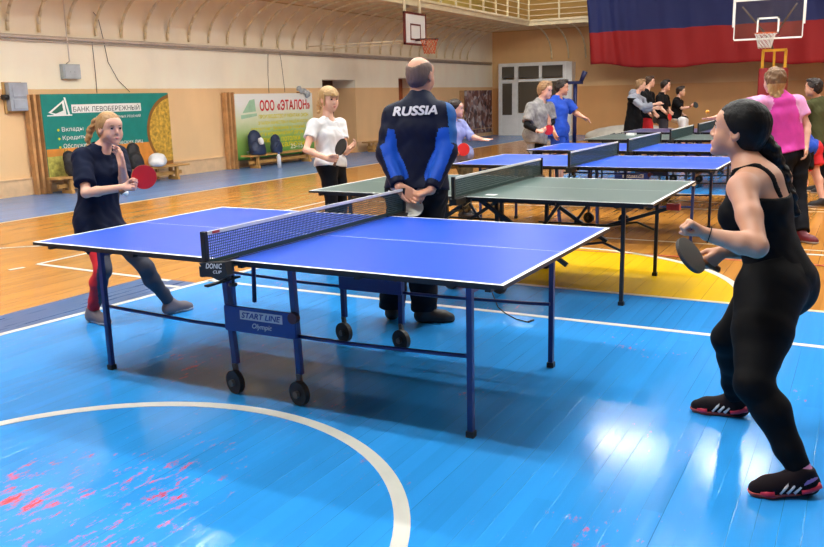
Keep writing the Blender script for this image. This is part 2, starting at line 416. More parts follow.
cable([(268, 53), (268, 75), (269, 93)], 'thin cable hanging from the pipe above the white and green banner')
cable([(277, 40), (281, 60), (285, 92)], 'slanting cable on the wall above the white and green banner', .005)
q0 = at_x(61, 64, XW+.05); q1 = at_x(80, 79, XW+.05)
jb = thing('junction_box', 'square grey junction box fixed high on the cream wall', 'box', (XW, (q0[1]+q1[1])/2, q1[2]))
MB().box((XW, q0[1], q1[2]), (XW+.09, q1[1], q0[2])).build('box_body', M('grey_box_paint', (176, 188, 196), .4), jb, bevel=.008)
MB().box((XW+.09, q0[1]+.03, q1[2]+.02), (XW+.1, q1[1]-.02, q0[2]-.02)).disc((XW+.102, q0[1]+.15, q1[2]+.12), (1, 0, 0), .012, .006).disc((XW+.102, q0[1]+.24, q1[2]+.12), (1, 0, 0), .012, .006).build('cover', M('grey_box_cover', (188, 198, 204), .4), jb)
# switchboard on its wooden panel at the left edge
sy0, sz1 = at_x(2, 82, XW+.03)[1:]; sy1, sz0 = at_x(28, 113, XW+.03)[1:]; sa = at_x(10, 95, XW+.14)[1]; sb = at_x(28.5, 95, XW+.14)[1]; sm_ = (sz0+sz1)/2-.02
bp_ = thing('switchboard', 'grey electric switch unit on a wooden panel at the left wall end', 'switchboard', (XW, sy0, sz0))
MB().box((XW, sy0, sz0), (XW+.03, sy1-.06, sz1)).build('wooden_panel', M('pale_board', (205, 165, 105), .5), bp_)
MB().box((XW+.03, sa, sz0+.04), (XW+.14, sb, sz1-.01)).box((XW+.14, sa+.05, sm_+.03), (XW+.155, sb-.04, sz1-.04)).box((XW+.14, sa+.05, sz0+.07), (XW+.155, sb-.04, sm_-.01)).build('switch_unit', M('switch_grey', (170, 178, 190), .4), bp_, bevel=.01)
MB().tube([(XW+.08, sa-.10, sm_+.03), (XW+.08, sa, sm_+.03)], .045).build('gland', M('black_plastic', (25, 25, 28), .5), bp_); MB().tube([(XW+.08, sb, sm_), (XW+.08, sb+.06, sm_)], .04).build('gland', M('black_plastic', (25, 25, 28), .5), bp_)
v_ = at_x(45, 188.5, XW+.05)  # small vent cover low on the wall
tag(MB().box((XW+.045, v_[1]-.07, v_[2]-.055), (XW+.055, v_[1]+.07, v_[2]+.055)).box((XW+.055, v_[1]-.05, v_[2]-.035), (XW+.06, v_[1]+.05, v_[2]+.035), 1).build('wall_vent', [M('vent_cream', (228, 220, 196), .4), M('vent_dark', (190, 176, 140), .5)], loc=v_),
    'small cream vent cover low on the left wall', 'vent')
# ------------------------------------------------------------------ wall bars, banners, benches
M_BARW = M('wall_bar_wood', (206, 154, 100), .45, var=.15); M_BENCH = M('bench_wood', (200, 150, 84), .4, var=.12)
def wall_bars(y0, y1, ys_, label, top=1.66):
    t = thing('wall_bars', label, 'wall bars', (XW, (y0+y1)/2, 0), 'gymnastic wall bars')
    for k, y in enumerate(ys_):
        b = MB(); x1 = XW+.227-.04*k
        b.box((XW+.045, y-.024, 0), (x1, y+.024, top))
        for j in range(13): b.disc((x1-.002, y, .18+.112*j), (1, 0, 0), .02, .01, 10)
        b.build('side_post', M_BARW, t)
    b = MB().box((XW+.045, y1-.05, 0), (XW+.15, y1, top)); b.build('side_post', M_BARW, t)
    for j in range(13):
        MB().tube([(XW+.10, ys_[-1], .18+.112*j), (XW+.10, y1, .18+.112*j)], .017, 8).build('rung', M_BARW, t)
    return t
wall_bars(5.5, 8.4, (at_x(44, 130, XW+.22)[1], at_x(38, 130, XW+.18)[1], at_x(32, 130, XW+.14)[1]), 'brown wall bars behind the green bank banner')
wall_bars(10.25, 13.3, (at_x(236, 130, XW+.22)[1], at_x(232, 130, XW+.18)[1], at_x(228, 130, XW+.14)[1]), 'brown wall bars behind the white and green banner')
M_WHT = M('banner_white', (240, 240, 235), .5, var=0); M_GOLD = M('coin_gold', (214, 172, 70), .4, .1, var=.35, vscale=14, bump=.4, bscale=30)
M_TEAL = M('banner_teal', (14, 132, 122), .45, var=.06); M_ORG = M('banner_orange', (226, 148, 62), .5, var=.1); M_PEAR = M('banner_pearls', (196, 190, 96), .4, var=.3, vscale=12)
M_BLK = M('print_black', (30, 34, 34), .5, var=0); M_YELP = M('print_yellow', (226, 214, 40), .5, var=0); M_REDP = M('print_red', (212, 40, 42), .5, var=0); M_GRNP = M('print_pale_green', (168, 208, 172), .5, var=.1)
XB = XW+.243
def banner_quad(yA, yB, zA, zB): return yA, yB, zA, zB
t = thing('bank_banner', 'green bank advertising banner with a gold coin hung on the wall bars', 'banner', (XB, 7.5, .2))
Y0, Y1, Z0, Z1 = at_x(44, 130, XB)[1], at_x(170.5, 130, XB)[1], at_x(110, 171, XB)[2], at_x(110, 93.5, XB)[2]
S = lambda a, b_: (XB+.006, Y0+(Y1-Y0)*a, Z0+(Z1-Z0)*b_)
b = MB(); b.box((XB-.008, Y0, Z0), (XB+.002, Y1, Z1))
b.quad(S(0, 0), S(1, 0), S(1, .34), S(0, .34), mi=1)
b.quad(S(0, 0), S(.33, 0), S(.33, .25), S(0, .25), mi=2)
for f in b.bm.faces[-2:]: pass
for v in b.bm.verts[-4:]: v.co.x += .001
b.build('banner_sheet', [M_TEAL, M_ORG, M_PEAR], t)
# coin clipped by the right edge
b = MB(); pts = []
for k in range(49):
    a = math.radians(60+240*k/48); pts.append((min(1., 1.05+.265*math.cos(a)), max(.01, .47+.52*math.sin(a))))
pts = [q for q in pts if q[0] < 1]; pts = [(1., .985)]+pts+[(1., .02)]
pts2 = [(1-(1-q[0])*.9, .47+(q[1]-.47)*.9) for q in pts]
b._mi([b.bm.faces.new([b.bm.verts.new((XB+.008,)+S(*q)[1:]) for q in pts])], 0); b._mi([b.bm.faces.new([b.bm.verts.new((XB+.012,)+S(*q)[1:]) for q in pts2])], 1)
b.build('coin_print', [M('coin_rim', (140, 96, 44), .4), M_GOLD], t)
b = MB()  # sail logo
o_ = lambda a, b_: (XB+.008,)+S(a, b_)[1:]
b.quad(o_(.04, .78), o_(.155, .93), o_(.165, .75), o_(.08, .75)); b.quad(o_(.155, .96), o_(.168, .96), o_(.19, .75), o_(.177, .75))
b.quad(o_(.03, .735), o_(.205, .735), o_(.205, .75), o_(.03, .75))
for v in list(b.bm.verts): pass
b.build('logo', M_WHT, t)
b = MB(); o2 = lambda a, b_: (XB+.0105,)+S(a, b_)[1:]
b.quad(o2(.06, .78), o2(.14, .89), o2(.145, .80), o2(.09, .765)); b.build('logo_shade', M('logo_green', (40, 110, 90), .5), t)
EY, EZ = (0, 1, 0), (0, 0, 1)
def btext(s, a, b_, w, h, m, dx=.009, nm='lettering', bold=.012): text_obj(nm, s, (Y1-Y0)*w, (Z1-Z0)*h, (XB+dx,)+S(a, b_)[1:], EY, EZ, m, t, bold=bold)
b = MB(); b.quad(o_(.205, .765), o_(.75, .765), o_(.75, .87), o_(.205, .87)); b.build('title_strip', M_WHT, t)
btext('БАНК ЛЕВОБЕРЕЖНЫЙ', .215, .78, .52, .08, M_BLK, .012, bold=0.); btext('СТРАТЕГИЯ ВЕРНЫХ РЕШЕНИЙ', .38, .685, .36, .042, M_WHT, bold=0.)
btext('Вклады', .12, .535, .155, .065, M_WHT, bold=0.); btext('Кредиты', .12, .43, .175, .065, M_WHT, bold=0.); btext('Обслуживание юридических лиц', .12, .325, .62, .07, M_WHT, bold=0.)
for z in (.565, .46, .355): MB().disc((XB+.01,)+S(.095, z)[1:], (1, 0, 0), .022, .004, 12).build('bullet', M_YELP, t)

t = thing('company_banner', 'white to green banner with big red heading hung on the farther wall bars', 'banner', (XB, 12.4, .2))
Y0, Y1, Z0, Z1 = at_x(236.5, 130, XB)[1], at_x(313.5, 130, XB)[1], at_x(270, 157, XB)[2], at_x(270, 93.5, XB)[2]
tm = NT('banner_gradient_print'); sp = tm.n('ShaderNodeSeparateXYZ', i_0=tm.n('ShaderNodeTexCoord').outputs['Object'])
nz = tm.noise(tm.obj(), 2.2)
tm.set(Base_Color=tm.ramp(tm.math('ADD', tm.math('DIVIDE', sp.outputs[2], 1.43), tm.math('MULTIPLY', tm.math('SUBTRACT', nz, .5), .25)), [(0., srgb(84, 150, 64)), (.3, srgb(150, 190, 96)), (.6, srgb(222, 228, 190)), (.85, srgb(240, 240, 234))]), Roughness=.5)
MB().box((XB-.008, Y0, Z0), (XB+.002, Y1, Z1)).build('banner_sheet', tm.m, t)
btext('ООО', .29, .73, .185, .17, M_REDP, .006, bold=.03); btext('«ЭТАЛОН»', .51, .73, .45, .17, M_REDP, .006, bold=.03)
for k, (a, w, s) in enumerate(((.27, .66, 'ПРОИЗВОДСТВО И МОНТАЖ ОКОН'), (.26, .66, 'ЭТАЛОН КАЧЕСТВА И НАДЁЖНОСТИ'), (.17, .7, 'остекление балконов и лоджий'), (.13, .72, 'входные и межкомнатные двери'), (.2, .6, 'натяжные потолки'), (.5, .36, 'жалюзи'))):
    btext(s, a, .6-.092*k, w, .075, M_YELP, .006, bold=.025)
btext('ТЕЛ', .1, .055, .1, .07, M_WHT, .006, bold=.012); btext('25-15', .66, .1, .17, .08, M_WHT, .006, bold=.012)
b = MB(); b.quad(*[(XB+.005,)+S(*q)[1:] for q in ((.06, .62), (.25, .66), (.25, .7), (.06, .68))]); b.quad(*[(XB+.005,)+S(*q)[1:] for q in ((.08, .71), (.24, .73), (.23, .92), (.17, .9))]); b.build('logo', M_GRNP, t)

def bench(y0, y1, x, h, label, w=.3):
    t = thing('gym_bench', label, 'bench', (x, (y0+y1)/2, 0), 'low wooden benches along the wall')
    MB().box((x-w/2, y0, h-.035), (x+w/2, y1, h)).build('seat', M_BENCH, t, bevel=.006)
    MB().box((x-.02, y0+.1, .1), (x+.02, y1-.1, .17)).build('rail', M_BENCH, t)
    for y in (y0+.3, y1-.3):
        MB().box((x-w/2+.02, y-.03, .0), (x+w/2-.02, y+.03, .06)).box((x-w/2+.04, y-.03, .06), (x-.05, y+.03, h-.035)).box((x+.05, y-.03, .06), (x+w/2-.04, y+.03, h-.035)).build('leg', M_BENCH, t, bevel=.005)
bench(5.65, 8.75, XW+.5, .29, 'low wooden bench below the green bank banner')
bench(10.65, 13.2, XW+.5, .30, 'low wooden bench below the white and green banner')
bench(15.9, 17.6, XW+.35, .29, 'low wooden bench by the doorway behind the coach', .26)

# ------------------------------------------------------------------ signed-distance modelling (bags, people)
def surface(F, lo, h):
    S = F < 0
    C = np.zeros(tuple(n-1 for n in F.shape), np.uint8)
    offs = [(i, j, k) for i in (0, 1) for j in (0, 1) for k in (0, 1)]
    nx, ny, nz = C.shape
    for i, j, k in offs: C += S[i:i+nx, j:j+ny, k:k+nz]
    idx = np.argwhere((C > 0) & (C < 8)); m = len(idx)
    if m == 0: return np.zeros((0, 3)), np.zeros((0, 4), int)
    acc = np.zeros((m, 3)); cnt = np.zeros(m)
    I = [F[idx[:, 0]+i, idx[:, 1]+j, idx[:, 2]+k] for i, j, k in offs]
    for a in range(8):
        for b_ in range(a+1, 8):
            d = np.array(offs[b_])-np.array(offs[a])
            if np.abs(d).sum() != 1: continue
            f1, f2 = I[a], I[b_]; mk = (f1 < 0) != (f2 < 0)
            tt = np.where(mk, f1/np.where(f1 == f2, 1, f1-f2), 0)
            acc[mk] += np.array(offs[a])+tt[mk, None]*d; cnt[mk] += 1
    V = np.asarray(lo)+h*(idx+acc/cnt[:, None])
    gid = np.full(C.shape, -1, np.int32); gid[idx[:, 0], idx[:, 1], idx[:, 2]] = np.arange(m)
    Q = []
    for ax in range(3):
        u_, v_ = (ax+1) % 3, (ax+2) % 3
        s0 = [slice(None)]*3; s1 = [slice(None)]*3; s0[ax] = slice(0, -1); s1[ax] = slice(1, None)
        E = np.argwhere(S[tuple(s0)] != S[tuple(s1)])
        ok = (E[:, u_] > 0) & (E[:, v_] > 0) & (E[:, u_] < F.shape[u_]-1) & (E[:, v_] < F.shape[v_]-1)
        E = E[ok]; du = np.eye(3, dtype=int)[u_]; dv = np.eye(3, dtype=int)[v_]
        g = lambda P: gid[P[:, 0], P[:, 1], P[:, 2]]
        q = np.stack([g(E-du-dv), g(E-dv), g(E), g(E-du)], 1)
        fl = ~S[E[:, 0], E[:, 1], E[:, 2]]
        q[fl] = q[fl][:, ::-1]; Q.append(q)
    Q = np.concatenate(Q); Q = Q[(Q >= 0).all(1)]
    return V, Q
def cone(a, b, ra, rb=None, n=None, s=1., k=.02, clip=None, sub=False):
    return dict(t='c', a=A(*a), b=A(*b), ra=ra, rb=ra if rb is None else rb, n=None if n is None else unit(n), s=s, k=k, clip=clip or [], sub=sub)
def ell(c, r, R=None, k=.02, clip=None, sub=False):
    return dict(t='e', a=A(*c), r=A(*r), R=np.eye(3) if R is None else np.array(R), k=k, clip=clip or [], sub=sub)
def inflate(p, d, kk=None):
    q = dict(p)
    if p['t'] == 'c': q['ra'] = p['ra']+d; q['rb'] = p['rb']+d
    else: q['r'] = p['r']+d
    if kk is not None: q['k'] = kk
    return q
def pbox(p):
    if p['t'] == 'c':
        m = max(p['ra'], p['rb'])*max(1, p['s'])
        return np.minimum(p['a'], p['b'])-m, np.maximum(p['a'], p['b'])+m
    m = p['r'].max(); return p['a']-m, p['a']+m
def sdf(prims, h, planes=(), wrinkle=0., seed=0, wl=.09):
    add = [p for p in prims if not p['sub']]
    lo = np.min([pbox(p)[0] for p in add], 0)-.03-2*h; hi = np.max([pbox(p)[1] for p in add], 0)+.03+2*h
    n = np.ceil((hi-lo)/h).astype(int)+1
    F = np.full(n, .12, np.float32); ax = [lo[i]+h*np.arange(n[i]) for i in range(3)]
    for p in prims:
        a, b_ = pbox(p); k = p['k']; mg = 1.2*k+2*h+.02
        i0 = np.maximum(0, np.floor((a-mg-lo)/h).astype(int)); i1 = np.minimum(n, np.ceil((b_+mg-lo)/h).astype(int)+1)
        if (i1 <= i0).any(): continue
        sl = tuple(slice(x, y) for x, y in zip(i0, i1))
        X = ax[0][sl[0]][:, None, None]; Y = ax[1][sl[1]][None, :, None]; Z = ax[2][sl[2]][None, None, :]
        if p['t'] == 'c':
            q = [X-p['a'][0], Y-p['a'][1], Z-p['a'][2]]; ba = p['b']-p['a']
            if p['n'] is not None:
                nn = p['n']; f = 1/p['s']-1; dt = (q[0]*nn[0]+q[1]*nn[1]+q[2]*nn[2])*f
                q = [q[i]+dt*nn[i] for i in range(3)]; ba = ba+nn*np.dot(ba, nn)*f
            L2 = max(np.dot(ba, ba), 1e-9)
            tt = np.clip((q[0]*ba[0]+q[1]*ba[1]+q[2]*ba[2])/L2, 0, 1)
            d = np.sqrt((q[0]-tt*ba[0])**2+(q[1]-tt*ba[1])**2+(q[2]-tt*ba[2])**2)-(p['ra']+tt*(p['rb']-p['ra']))
        else:
            q = [X-p['a'][0], Y-p['a'][1], Z-p['a'][2]]; R = p['R']
            l = [(q[0]*R[i][0]+q[1]*R[i][1]+q[2]*R[i][2]) for i in range(3)]
            k0 = np.sqrt(sum((l[i]/p['r'][i])**2 for i in range(3)))+1e-9
            k1 = np.sqrt(sum((l[i]/p['r'][i]**2)**2 for i in range(3)))+1e-9
            d = k0*(k0-1)/k1
        for c_, nn in p['clip']:
            d = np.maximum(d, (X-c_[0])*nn[0]+(Y-c_[1])*nn[1]+(Z-c_[2])*nn[2])
        G = F[sl]
        if p['sub']:
            hh = np.clip(.5-.5*(G+d)/k, 0, 1); F[sl] = G*(1-hh)+(-d)*hh+k*hh*(1-hh)
        else:
            hh = np.clip(.5+.5*(d-G)/k, 0, 1); F[sl] = d*(1-hh)+G*hh-k*hh*(1-hh)
    X = ax[0][:, None, None]; Y = ax[1][None, :, None]; Z = ax[2][None, None, :]
    if wrinkle:
        rg = np.random.RandomState(seed); w = 0
        for i in range(4):
            kv = rg.normal(size=3); kv = kv/np.linalg.norm(kv)*2*math.pi/(wl*(.7+.5*i)); 
            w = w+np.sin(kv[0]*X+kv[1]*Y+kv[2]*Z+rg.rand()*6+1.3*np.sin((X*kv[1]+Z*kv[0]+Y*kv[2])*.6))/(1.+.2*i)
        F = F+(wrinkle/2*w).astype(np.float32)
    for c_, nn in planes:
        F = np.maximum(F, ((X-c_[0])*nn[0]+(Y-c_[1])*nn[1]+(Z-c_[2])*nn[2]).astype(np.float32))
    for arr in (F[0], F[-1], F[:, 0], F[:, -1], F[:, :, 0], F[:, :, -1]): np.maximum(arr, h*.5, out=arr)
    return F, lo
def sdf_obj(name, prims, h, mats, parent=None, base=None, planes=(), wrinkle=0., seed=0, mi=None, wl=.09):
    F, lo = sdf(prims, h, planes, wrinkle, seed, wl)
    V, Q = surface(F, lo, h)
    me = bpy.data.meshes.new(name)
    org = np.array(wloc(parent)) if parent is not None else (np.zeros(3) if base is None else np.asarray(base, float))
    me.vertices.add(len(V)); me.vertices.foreach_set('co', (V-org).astype(np.float32).ravel())
    me.loops.add(len(Q)*4); me.loops.foreach_set('vertex_index', Q.astype(np.int32).ravel())
    me.polygons.add(len(Q)); me.polygons.foreach_set('loop_start', np.arange(0, len(Q)*4, 4, dtype=np.int32))
    me.polygons.foreach_set('use_smooth', np.ones(len(Q), bool))
    for m in (mats if isinstance(mats, (list, tuple)) else [mats]): me.materials.append(m)
    if mi is not None and len(Q): me.polygons.foreach_set('material_index', mi(V[Q].mean(1)).astype(np.int32))
    me.update(calc_edges=True); me.validate()
    o = bpy.data.objects.new(name, me); COL.objects.link(o)
    if parent is not None: o.parent = parent
    elif base is not None: o.location = Vector(base)
    return o

# bags on the benches
M_BAGK = M('black_bag_cloth', (28, 28, 34), .6, bump=.2); M_BAGB = M('blue_bag_cloth', (26, 44, 78), .55, bump=.2); M_BAGY = M('bag_yellow_trim', (190, 150, 60), .5); M_BAGW = M('white_bag_plastic', (228, 228, 230), .45)
def backpack(y, z, x, w, h, m, label, tilt=0., trim=None):
    t = thing('backpack', label, 'backpack', (x, y, z), 'backpacks on the benches')
    up = unit(A(-.25, tilt, 1)); c = A(x, y, z+.02)
    sdf_obj('bag_body', [cone(c+up*h*.25, c+up*h*.72, w*.40, w*.34, A(1, 0, 0), .62, k=.04), cone(c+A(.03, 0, .05), c+A(.03, 0, .06)+up*h*.2, w*.38, w*.36, A(1, 0, 0), .7, k=.03)], .014, m, t, planes=[(A(0, 0, z+.003), A(0, 0, -1))], wrinkle=.006, seed=int(y*10))
    sdf_obj('front_pocket', [cone(c+A(.1, 0, .07)+up*h*.1, c+A(.09, 0, 0)+up*h*.42, w*.28, w*.24, A(1, 0, 0), .42, k=.02)], .012, m, t, planes=[(A(0, 0, z+.003), A(0, 0, -1))], wrinkle=.004, seed=3)
    tp = c+up*h
    MB().tube([tp+A(-.02, -.04, -.06), tp+A(-.02, -.03, .02), tp+A(-.02, .03, .02), tp+A(-.02, .04, -.06)], .012).build('strap', trim or m, t)
    return t
BZ = .29
backpack(6.05, BZ, XW+.55, .34, .42, M_BAGK, 'black backpack at the left end of the bench under the bank banner', 0, M_BAGY)
backpack(7.45, BZ, XW+.55, .40, .46, M_BAGK, 'black backpack with yellow trim in the middle of the bench under the bank banner', .1, M_BAGY)
BZ_PK = backpack(11.0, .30, XW+.55, .54, .48, M_BAGB, 'large dark blue backpack on the bench under the white and green banner', .05, M('pale_patch', (190, 200, 214), .5))
MB().disc((XW+.715, 10.93, .60), (.95, -.1, .3), .06, .05, 16, r2=.08).build('white_patch', M_BAGW, BZ_PK)
backpack(11.62, .30, XW+.58, .40, .38, M_BAGB, 'small dark blue bag leaning on the larger blue backpack', .3)
t = tag(sdf_obj('plastic_bag', [ell((XW+.55, 8.0, BZ+.11), (.13, .2, .15), k=.03), ell((XW+.6, 7.92, BZ+.07), (.13, .17, .08), k=.04)], .016, M_BAGW, base=(XW+.55, 8.1, BZ), planes=[(A(0, 0, BZ+.003), A(0, 0, -1))], wrinkle=.008, seed=5, wl=.2), 'white plastic bag beside the black backpacks on the bench', 'bag')
BO = at_z(279.5, 168.)
bt = thing('water_bottle', 'white bottle standing on the floor before the bench beside the blue bags', 'bottle', tuple(BO))
MB().tube([BO, BO+A(0, 0, .26), BO+A(0, 0, .31)], [.045, .045, .02], 14).build('bottle_body', M('white_plastic', (235, 235, 240), .3), bt)
MB().tube([BO+A(0, 0, .31), BO+A(0, 0, .35)], .022, 12).build('cap', M('blue_cap', (60, 90, 150), .4), bt)
gb = at_x(300, 93, XB)
tag(sdf_obj('folded_cloth', [ell((XB+.05, gb[1]+.05, 1.68), (.045, .16, .07), k=.04), ell((XB+.05, gb[1]+.24, 1.60), (.04, .09, .09), k=.04), ell((XB+.05, gb[1]-.1, 1.73), (.045, .08, .05), k=.04)], .016, M('grey_cloth', (176, 182, 186), .8, var=.25), base=(XB, gb[1], 1.6), wrinkle=.02, seed=8), 'crumpled grey cloth draped over the top of the white and green banner', 'cloth')

# ------------------------------------------------------------------ far end: poster, glazed porch, flag, hoops, mats
tm = NT('crowd_photo_print'); vec = tm.obj((1, 1, 1))
vo = tm.n('ShaderNodeTexVoronoi', i_Vector=vec, i_Scale=7.)
tm.set(Base_Color=tm.ramp(tm.n('ShaderNodeSeparateColor', i_0=vo.outputs['Color']).outputs[0], [(0., srgb(60, 44, 50)), (.3, srgb(130, 82, 74)), (.5, srgb(196, 160, 150)), (.7, srgb(92, 80, 104)), (.9, srgb(206, 196, 196))]), Roughness=.5)
b = MB(); b.box((XW+.01, 23.05, .12), (XW+.035, 25.45, 1.64)).box((XW+.005, 22.7, .1), (XW+.03, 23.03, 1.64), 1)
tag(b.build('crowd_poster', [tm.m, M_BARW], loc=(XW, 24.2, .1)), 'large photo poster of a crowd on the wall beside the white porch', 'poster')
M_PVC = M('white_frame_paint', (246, 246, 242), .35, var=.04)
tg = NT('dark_window_glass'); tg.set(Base_Color=(.10, .085, .065, 1), Roughness=.08); tg.b.inputs['Specular IOR Level'].default_value = .6
t = tag(thing('window_1', None, None, (-8.3, YF, 0)), kind='structure')
yp = YF-.45; b = MB()
PX = lambda u, y=yp: at_y(u, 100, y)[0]
PZ = lambda u, v, y=yp: at_y(u, v, y)[2]
x0, x1, xm, xm2 = PX(498.5), PX(565), PX(516), PX(540); zt = PZ(530, 62.5); zb1 = PZ(530, 79); zp = PZ(530, 113)
b.box((x0, yp, 0), (x0+.12, YF, zt-.12)).box((x1-.1, yp, 0), (x1, YF, zt-.12)).box((x0, yp-.003, zt-.12), (x1, YF, zt))
b.box((xm-.07, yp-.004, 0), (xm+.07, yp+.13, zt-.12)).box((xm+.07, yp+.003, 0), (x1-.1, yp+.12, zp)).box((x0+.12, yp+.004, zb1-.09), (xm-.07, yp+.12, zb1)).box((xm+.07, yp+.004, zb1-.09), (x1-.1, yp+.12, zb1))
b.box((xm2-.05, yp-.002, zb1), (xm2+.05, yp+.125, zt-.12)).box((x0+.12, yp+.008, 0), (xm-.07, yp+.1, zb1-.09))
b.build('window_frame', M_PVC, t)
gl = MB()
zd0, zd1 = PZ(507, 115), PZ(507, 83.5); gl.box((PX(502.5), yp-.012, zd0), (PX(512), yp+.006, zd1)); gl.build('door_pane', tg.m, t)
for (ua, ub, va, vb) in ((501.5, 514, 65.5, 78), (518.5, 539, 65, 78), (541.5, 562, 64.5, 77), (518.5, 562.5, 81.5, 112)):
    MB().box((PX(ua), yp-.001+.03*(va < 80), PZ((ua+ub)/2, vb)), (PX(ub), yp+.05, PZ((ua+ub)/2, va))).build('window_pane', tg.m, t)
struct(MB().box((x1+.002, yp+.05, 0), (x1+.22, YF, zt-.02)), 'trim_2', M_PVC)

# flag over the gallery rail
FZM = at_y(700, 26.5, GY-.30)[2]
tf = NT('flag_cloth'); sp = tf.n('ShaderNodeSeparateXYZ', i_0=tf.n('ShaderNodeTexCoord').outputs['Object'])
zz = tf.math('ADD', sp.outputs[2], tf.math('MULTIPLY', tf.math('SUBTRACT', tf.noise(tf.obj((1, 0, 0)), .9), .5), .12))
c1 = tf.mix(tf.n('ShaderNodeMapRange', i_0=zz, i_1=FZM-.01, i_2=FZM+.01).outputs[0], srgb(160, 24, 28), srgb(30, 42, 104))
c2 = tf.mix(tf.n('ShaderNodeMapRange', i_0=zz, i_1=4.66, i_2=4.68).outputs[0], c1, srgb(235, 235, 235))
tf.set(Base_Color=c2, Roughness=.7); tf.bump(tf.noise(tf.obj((1, 1, .2)), 14), .15)
b = MB(); NXF, NZF = 150, 26; rows = []
YFL = GY-.30; FX0, FX1 = at_y(585.5, 20, YFL)[0], 5.2; FZB = at_y(650, 67.5, YFL)[2]; FZM = at_y(700, 26.5, YFL)[2]
for j in range(NZF+1):
    r_ = []
    for i in range(NXF+1):
        fx = i/NXF; fz = j/NZF; x = FX0+(FX1-FX0)*fx; zb = FZB+.12*max(0, 1-fx*3)-.06*math.sin(x*1.4)-.02*math.sin(x*4.1); z = zb+(4.78-zb)*fz
        x += .2*(1-fz)*math.exp(-fx*30)
        amp = .04+.06*(1-fz)
        y = YFL+amp*math.sin(x*3.1+1.2*math.sin(z*.9)+.8*math.sin(x*.9))+.03*math.sin(x*8.3+z*1.5)+(.045*math.sin(14*x+2*z) if fx < .15 else 0)
        r_.append(b.bm.verts.new((x, y, z)))
    rows.append(r_)
fs = [b.bm.faces.new((rows[j][i], rows[j][i+1], rows[j+1][i+1], rows[j+1][i])) for j in range(NZF) for i in range(NXF)]
b._mi(fs, 0, True)
fl = tag(b.build('national_flag', tf.m), 'huge white blue and red flag hanging from the far gallery rail', 'flag')
md = fl.modifiers.new('cloth thickness', 'SOLIDIFY'); md.thickness = .008

# far basketball stand
M_WHTP = M('white_metal', (238, 238, 236), .4, var=0); M_YELM = M('yellow_metal', (232, 172, 30), .4); M_PADR = M('red_padding', (150, 26, 34), .45); M_RIM = M('orange_rim', (214, 96, 40), .4); M_NETW = M('white_cord', (230, 230, 228), .7, var=0)
tgl = NT('clear_board_glass'); tr = tgl.n('ShaderNodeBsdfTransparent', i_0=(.9, .92, .94, 1)); gs = tgl.n('ShaderNodeBsdfGlossy', i_0=(1, 1, 1, 1), i_1=.05); mx = tgl.n('ShaderNodeMixShader', i_0=.09, i_1=tr.outputs[0], i_2=gs.outputs[0])
tgl.t.links.new(mx.outputs[0], tgl.t.nodes['Material Output'].inputs[0])
t = thing('basketball_stand', 'far free-standing basketball hoop with clear backboard in front of the flag', 'basketball hoop', (.5, 18.6, 0))
hy = 17.5; hx0, hx1, hz0, hz1 = -.34, 1.1, 2.6, 3.44
MB().box((hx0, hy, hz0), (hx1, hy+.02, hz1)).build('backboard', tgl.m, t)
b = MB()
b.box((hx0-.02, hy-.015, hz1), (hx1+.02, hy+.035, hz1+.06)); b.box((hx0-.05, hy-.015, hz0+.28), (hx0, hy+.035, hz1+.06)); b.box((hx1, hy-.015, hz0+.28), (hx1+.05, hy+.035, hz1+.06))
b.box((hx0, hy-.005, hz0-.03), (hx1, hy+.025, hz0+.01)); b.box((hx0-.015, hy-.005, hz0), (hx0+.005, hy+.025, hz1)); b.box((hx1-.005, hy-.005, hz0), (hx1+.015, hy+.025, hz1))
qx0, qx1, qz0, qz1 = .14, .62, 2.68, 3.06
for e in (((qx0, qz0), (qx1, qz0+.04)), ((qx0, qz1-.04), (qx1, qz1)), ((qx0, qz0), (qx0+.04, qz1)), ((qx1-.04, qz0), (qx1, qz1))): b.box((e[0][0], hy-.006, e[0][1]), (e[1][0], hy-.001, e[1][1]))
b.build('board_frame', M_WHTP, t)
cx = .38
MB().tube([(cx+.23*math.cos(a), hy-.4+.23*math.sin(a), 2.69) for a in [2*math.pi*k/24 for k in range(25)]], .011, 6, caps=False).bar((cx, hy-.17, 2.69), (cx, hy, 2.69), .05).build('rim', M_RIM, t)
def hoop_net(c, r, z0, z1, n=12):
    b = MB()
    for k in range(n):
        for sg in (-1, 1):
            pts = []
            for j in range(7):
                a = 2*math.pi*(k+sg*j*.5)/n; rr = r*(1-.42*(j/6)**.7); pts.append((c[0]+rr*math.cos(a), c[1]+rr*math.sin(a), z0+(z1-z0)*j/6))
            b.tube(pts, .007, 4)
    return b
hoop_net((cx, hy-.4), .23, 2.69, 2.36).build('hoop_net', M_NETW, t)
b = MB(); b.tube([(hx0+.15, hy+.02, hz1-.12), (cx-.1, hy+.7, 2.72)], .02).tube([(hx1-.15, hy+.02, hz1-.12), (cx+.1, hy+.7, 2.72)], .02).tube([(cx, hy+.02, 2.66), (cx, hy+1.3, 2.4)], .035)
b.build('support_strut', M('grey_metal', (120, 105, 100), .5), t)
b = MB(); b.bar((.2, hy+.9, 2.36), (.74, hy+.9, 2.36), .06).bar((.22, hy+.9, 1.9), (.22, hy+.9, 2.36), .06).bar((.72, hy+.9, 1.9), (.72, hy+.9, 2.36), .06); b.bar((.47, hy+.9, 1.9), (.47, hy+.9, 2.36), .05); b.build('yellow_bracket', M_YELM, t)
MB().box((.16, hy+.7, .15), (.78, hy+1.25, 1.95)).build('padding', M_PADR, t, bevel=.03); MB().box((.05, hy+.6, 0), (.9, hy+2.6, .15)).build('base', M_PADR, t, bevel=.02)

